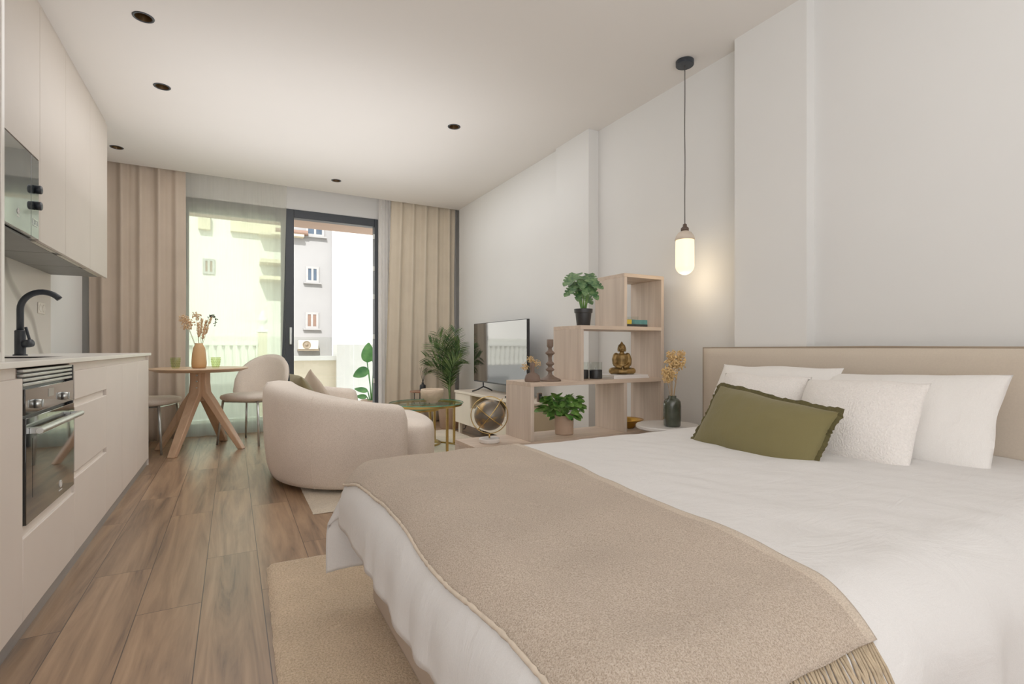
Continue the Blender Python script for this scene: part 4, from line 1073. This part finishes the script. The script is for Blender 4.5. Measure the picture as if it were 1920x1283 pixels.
# cable on the floor
o = build('cable', MB().tube([(2.40,5.30,.40),(2.38,5.325,.2),(2.32,5.345,.02),(2.12,5.38,.006),(1.92,5.47,.006),(1.80,5.60,.006),(1.72,5.60,.006),(1.73,5.50,.006),(1.82,5.45,.006)], .005, 6), M['blk'], smooth=True)
tag(o, 'black power cable lying on the floor behind the glass tables', 'cable')

# ------------------------------------------------------------------ glass tables and the bowl
def nest(cx, cy, Rr, zt, lb, a0):
    zb = .0165
    t = thing('coffee_table', lb, 'coffee table', (cx,cy,zb), 'nesting glass tables')
    g = build('glass_top', MB().lathe([(0,zt-.008),(Rr+.02,zt-.008),(Rr+.02,zt),(0,zt)], (cx,cy,0), 64), M['tglass'], t)
    build('glass_edge', MB().lathe([(Rr+.0202,zt-.008),(Rr+.0215,zt-.006),(Rr+.0215,zt-.002),(Rr+.0202,zt)], (cx,cy,0), 64, cap=False), M['tedge'], g, smooth=True)
    def hoop(z, w_=.007, h_=.02): return MB().lathe([(Rr-w_,z),(Rr+w_,z),(Rr+w_,z+h_),(Rr-w_,z+h_),(Rr-w_,z)], (cx,cy,0), 64, cap=False)
    build('top_ring', hoop(zt-.029), M['gold'], t, bevel=.001); build('base_ring', hoop(zb, .010, .014), M['gold'], t, bevel=.001)
    for k in range(4):
        a = a0+k*PI/2; x, y = cx+Rr*math.cos(a), cy+Rr*math.sin(a)
        build('leg', MB().box(x-.010,y-.010,zb+.014,x+.010,y+.010,zt-.029), M['gold'], t, bevel=.002)
nest(1.555,4.46,.315,.445,'larger round glass table on a gold frame, holding the cream bowl',R(-75))
nest(1.54,4.76,.24,.375,'smaller round glass table on a gold frame, tucked under the larger one',R(-72))
lathe_thing('bowl', 'rough cream stoneware bowl on the larger glass table', 'bowl', [(0,.0005),(.05,.0005),(.054,.004),(.05,.012),(.075,.03),(.098,.06),(.107,.095),(.105,.118),(.100,.122),(.096,.118),(.096,.095),(.085,.06),(.05,.03),(0,.025)], (1.60,4.43,.445), M['bowl'], 44)
t = thing('side_table', 'small round wooden side table with thin black legs near the curtain', 'side table', (1.99,5.90,0))
build('tabletop', MB().lathe([(0,.408),(.13,.408),(.135,.412),(.135,.422),(.13,.425),(0,.425)], (1.99,5.90,0), 40), M['brown'] if False else wood('walnut_top', (158,116,92), (124,88,68), 'x'), t)
for k in range(3):
    a = R(200+120*k); build('leg', MB().tube([(1.99+.10*math.cos(a),5.90+.10*math.sin(a),.408),(1.99+.115*math.cos(a),5.90+.115*math.sin(a),0)], .006, 8), M['blk'], t, smooth=True)
t = thing('reed_diffuser', 'black bottle reed diffuser on the small wooden side table', 'diffuser', (2.01,5.90,.4255))
build('bottle', MB().lathe([(0,.4255),(.034,.4255),(.037,.43),(.037,.485),(.03,.498),(.015,.503),(.015,.525),(.011,.525),(.011,.505),(0,.503)], (2.01,5.90,0), 28), M['blk'], t, smooth=True)
for k, (dx, dy, h_) in enumerate([(-.035,.0,.19),(-.01,.01,.2),(.012,-.01,.2),(.04,.01,.19),(.055,0,.18)]):
    build('reed', MB().tube([(2.01,5.90,.51),(2.01+dx,5.90+dy,.51+h_)], .0022, 6), M['blk'], t)

# ------------------------------------------------------------------ pendant lamp
PX, PY = 2.455, 2.25
t = thing('pendant_lamp', 'opal glass capsule pendant lamp hanging above the bedside table', 'lamp', (PX,PY,1.39))
build('canopy', MB().lathe([(0,CEIL-.03),(.052,CEIL-.03),(.054,CEIL-.027),(.054,CEIL-.0005),(0,CEIL-.0005)], (PX,PY,0), 36), M['navy'], t, bevel=.001)
pts = [(PX+.004*math.sin(k*.9)*(1-k/14)*k/7, PY, CEIL-.03-(CEIL-.03-1.70)*k/14) for k in range(15)]
build('cord', MB().tube(pts, .003, 8), mat('grey_cord', (92,90,88), .8), t, smooth=True)
build('socket', MB().lathe([(.006,1.712),(.012,1.708),(.013,1.694),(.024,1.684),(.024,1.668),(0,1.668)], (PX,PY,0), 24), mat('dark_brown_socket', (88,70,60), .5), t, smooth=True)
build('cap', MB().lathe([(0,1.668),(.018,1.668),(.04,1.656),(.054,1.634),(.060,1.612),(.057,1.610),(0,1.612)], (PX,PY,0), 36), M['cap'], t, smooth=True)
prof = [(.03,1.6125),(.054,1.611)]+[(.055,1.60),(.056,1.56),(.056,1.46)]+[(.056*math.cos(R(a)), 1.452-.056*math.sin(R(a))) for a in range(0,91,10)]
build('shade', MB().lathe(prof, (PX,PY,0), 36), M['opal'], t, smooth=True)

# ------------------------------------------------------------------ outdoors
struct('floor_balcony', B(-1.5,WY+.2,-.12,3.2,7.55,-.01), M['balfloor'])
struct('ceiling_balcony', B(-2.2,WY+.2,2.56,3.6,7.38,2.9), M['soffit'])
t = thing('balustrade', 'frameless glass balcony balustrade outside the window', 'balustrade', (.6,7.35,-.01))
for k in range(3): build('glass_panel', B(-1.4+k*1.45,7.344,.01,-1.4+k*1.45+1.44,7.356,1.087), M['balglass'], t)
build('base_rail', B(-1.45,7.32,-.01,3.0,7.38,.05), M['steel'], t, bevel=.004)
# neighbouring buildings, all as real volumes at their distance
def ext_window(t, x0, x1, z0, z1, y, m):
    f = MB(); k = .06
    f.box(x0,y-.05,z0,x1,y,z0+k).box(x0,y-.05,z1-k,x1,y,z1).box(x0,y-.05,z0+k,x0+k,y,z1-k).box(x1-k,y-.05,z0+k,x1,y,z1-k).box((x0+x1)/2-k*.45,y-.05,z0+k,(x0+x1)/2+k*.45,y,z1-k)
    w_ = build('window', f, M['wframe'], t); build('pane', B(x0+k,y-.03,z0+k,x1-k,y-.01,z1-k), m, w_)
t = thing('apartment_building', 'white rendered building with small windows and an air conditioner, beyond the open door', 'building', (1.9,16,-3))
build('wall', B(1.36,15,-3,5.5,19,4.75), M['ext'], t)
ext_window(t,1.76,2.10,2.74,3.18,15,M['extglass']); ext_window(t,1.75,2.09,1.47,1.92,15,M['shutter']); ext_window(t,1.76,2.24,4.02,4.45,15,M['extglass'])
build('ledge', MB().box(1.70,14.88,2.70,2.16,15,2.74).box(1.69,14.88,1.43,2.15,15,1.47).box(1.70,14.88,3.98,2.30,15,4.02), M['ext'], t)
t = thing('air_conditioner', 'off-white outdoor air conditioner unit on the white building wall', 'air conditioner', (1.80,14.8,.88))
build('casing', B(1.56,14.68,.90,2.05,14.95,1.14), M['acbox'], t, bevel=.01)
build('fan_grille', MB().lathe([(.105,0),(.105,.02),(.095,.02),(.09,.008),(.03,.008),(.03,.015),(0,.015)], (1.75,14.68,1.02), 28, (0,-1,0)), M['acfan'], t, smooth=True)
build('bracket', MB().box(1.54,14.66,.86,2.07,14.99,.895), M['acfan'], t)
t = thing('corner_building', 'blank bright white side wall filling the right of the open door', 'building', (3,12,-3))
def prism(z0_, z1_):
    q = [(1.962,12),(5.2,12),(5.2,14.9),(2.46,14.9)]
    return MB().add([(x,y,z0_) for x, y in q]+[(x,y,z1_) for x, y in q], [(3,2,1,0),(4,5,6,7),(0,1,5,4),(1,2,6,5),(2,3,7,6),(3,0,4,7)])
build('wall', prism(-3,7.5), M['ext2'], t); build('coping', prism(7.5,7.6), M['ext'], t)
t = thing('terrace_wall', 'sunlit low stone terrace wall below the white building', 'wall', (1.2,9.7,-3))
build('parapet', B(.55,9.5,-3,1.62,9.8,.72), M['extstone'], t); build('coping', B(.5,9.46,.72,1.66,9.84,.795), M['ext2'], t)
build('pier', B(1.62,9.4,-3,2.6,9.8,1.0), M['ext2'], t)
t = thing('eaves_roof', 'small tiled eave jutting out at the top left of the open door', 'roof', (1.45,14.5,4.0))
build('eave_board', B(.9,14.75,3.93,1.70,15,4.0), M['extstone'], t, bevel=.01); build('tile_row', MB().lathe([(.07,0),(.07,.8),(0,.8)], (1.0,14.85,4.06), 12, (1,0,0)), M['shutter'], t)
t = thing('apartment_building', 'pale beige apartment block with balconies seen through the sheer curtain', 'building', (-.5,17,-3))
build('wall', B(-6,16,-3,1.25,20,4.9), M['ext2'], t)
ext_window(t,-.70,-.42,2.93,3.34,16,M['shutter'])
for z in (2.80,3.26): build('balcony_slab', B(.66,15.3,z,1.3,16,z+.10), M['extstone'], t)
build('balcony_slab', B(.66,15.5,4.05,1.3,16,4.12), M['extstone'], t)
build('roof_box', B(-.80,15.8,4.1,-.52,16,4.5), M['extstone'], t); build('roof_box', B(-.05,15.8,4.12,1.2,16,4.55), M['extstone'], t)
t = thing('garden_balustrade', 'pale stone balustrade with turned balusters seen through the sheer curtain', 'balustrade', (-.3,11,-3))
build('base_wall', B(-2.2,10.9,-3,.43,11.1,.52), M['ext'], t); build('handrail', B(-2.2,10.88,.98,.43,11.12,1.06), M['ext2'], t, bevel=.01)
for k in range(20):
    x = -2.1+k*.13; build('baluster', MB().lathe([(.03,.52),(.03,.56),(.018,.58),(.04,.68),(.02,.82),(.018,.92),(.03,.94),(.03,.98)], (x,11,0), 10), M['ext2'], t, smooth=True)
t = thing('gate_pillar', 'stone gate pillar behind the sheer curtain, carrying an urn', 'pillar', (.51,11,-3))
build('shaft', B(.43,10.92,-3,.59,11.08,1.24), M['extstone'], t, bevel=.01); build('cap', B(.41,10.9,1.24,.61,11.1,1.30), M['ext2'], t, bevel=.01)
lathe_thing('urn', 'pale stone urn on top of the gate pillar', 'urn', [(0,0),(.06,0),(.06,.02),(.025,.05),(.03,.08),(.085,.15),(.095,.20),(.06,.25),(.07,.28),(.03,.30),(.02,.36),(0,.37)], (.51,11,1.301), M['ext2'], 20)
struct('ground', B(-30,7.6,-3.1,30,60,-3), M['extstone'])
# leafy plant on the balcony
px, py = 1.655, 6.98
t = thing('potted_banana_plant', 'broad-leaved green plant on the balcony at the right of the door', 'potted plant', (px,py,-.01))
build('pot', MB().lathe([(0,-.0095),(.12,-.0095),(.125,0),(.145,.24),(.13,.24),(.12,.21),(0,.2)], (px,py,0), 28), M['potbeige'], t, smooth=True)
mb = MB(); ms = MB()
for a, h_, L, W, dx, dz, tw in [(-.06,.76,.27,.17,.15,1,.3),(.03,.74,.27,.16,.7,1,-.2),(-.04,.66,.22,.15,-.8,-.35,.2),(.09,.60,.26,.16,.9,.3,-.4),(-.05,.36,.18,.08,-1,.25,.6),(.02,.46,.22,.12,.8,.3,.2),(-.06,.28,.15,.07,-1,.1,.5)]:
    top = Vector((px,py,h_*.98))+vr*a; ms.tube([(px+a*.1,py,.20),Vector((px,py,h_*.55))+vr*a*.3,top], .008, 6)
    leaf(mb, top, vr*dx+Vector((0,0,dz))-vf*.25, L, W, .2, .2, 0, n=12, side=vr*(dz if abs(dz) > .3 else .3)+Vector((0,0,-dx))+vf*tw)
build('stem', ms, M['banana'], t, smooth=True); build('foliage', mb, M['banana'], t, smooth=True)

# ------------------------------------------------------------------ light
def area(name, loc, rot, sx, sy, power, color=(1,1,1)):
    l = bpy.data.lights.new(name, 'AREA'); l.shape = 'RECTANGLE'; l.size = sx; l.size_y = sy; l.energy = power; l.color = color
    o = bpy.data.objects.new(name, l); COL.objects.link(o); o.location = loc; o.rotation_euler = rot; return o
s = bpy.data.lights.new('sun', 'SUN'); s.energy = 6; s.angle = R(1); s.color = (1,.97,.94)
o = bpy.data.objects.new('sun', s); COL.objects.link(o); o.rotation_euler = Vector((.22,.8,-.6)).to_track_quat('-Z','Y').to_euler()
wd = bpy.data.worlds.new('World'); sc.world = wd; wd.use_nodes = True
nt = wd.node_tree; bg = nt.nodes['Background']
sky = nt.nodes.new('ShaderNodeTexSky'); sky.sky_type = 'HOSEK_WILKIE'; sky.turbidity = 3; sky.ground_albedo = .5; sky.sun_direction = Vector((-.5,-.6,.7)).normalized()
mx = nt.nodes.new('ShaderNodeMix'); mx.data_type = 'RGBA'; mx.inputs[0].default_value = .75; mx.inputs[7].default_value = (.95,.97,1,1)
nt.links.new(sky.outputs[0], mx.inputs[6]); nt.links.new(mx.outputs[2], bg.inputs[0]); bg.inputs[1].default_value = 3.6
area('soft_fill_side', (-1.1,-.45,1.55), (0,R(-90),0), 1.8, 2.3, 5, (.985,.978,.99))  # added fill without a fixture, washes across the bed from the left
area('bounce_fill', (.3,-1.0,1.0), (R(180),0,0), 2.0, 1.6, 48, (.985,.978,.99))  # added fill aimed up, brightens the room off the ceiling; no fixture
area('bounce_fill_forward', (.2,-1.7,1.0), (R(122),0,0), 2.4, 1.4, 34, (.985,.978,.99))  # added fill behind the camera, tilted towards the far ceiling
area('lounge_fill_down', (.7,4.4,CEIL-.02), (0,0,0), 2.4, 2.2, 28, (.985,.98,.99))  # added fill shining down on the lounge; no ceiling lamp is there
area('lounge_fill_up', (.6,4.3,1.9), (R(180),0,0), 2.4, 2.2, 17, (.985,.98,.99))  # added fill in mid-air, lightens the ceiling above the lounge
pl = bpy.data.lights.new('pendant_bulb', 'POINT'); pl.energy = .9; pl.color = (1,.78,.5); pl.shadow_soft_size = .04
o = bpy.data.objects.new('pendant_bulb', pl); COL.objects.link(o); o.location = (PX+.0,PY-.0,1.36)

# ------------------------------------------------------------------ camera
cd = bpy.data.cameras.new('camera'); cam = bpy.data.objects.new('camera', cd); COL.objects.link(cam)
cd.sensor_width = 36; cd.lens = 955/1920*36; cd.shift_y = 10.5/1920; cd.clip_start = .02; cd.clip_end = 200
cam.location = (0,0,.945); cam.rotation_euler = (R(90),0,-math.atan(524/955))
sc.camera = cam
sc.view_settings.view_transform = 'Standard'; sc.view_settings.look = 'None'; sc.view_settings.exposure = -.19; sc.view_settings.gamma = 1.14
sc.cycles.max_bounces = 10; sc.cycles.diffuse_bounces = 6; sc.cycles.transparent_max_bounces = 16; sc.cycles.glossy_bounces = 4
sc.cycles.caustics_reflective = False; sc.cycles.caustics_refractive = False; sc.cycles.sample_clamp_indirect = 6
sc.cycles.use_denoising = True
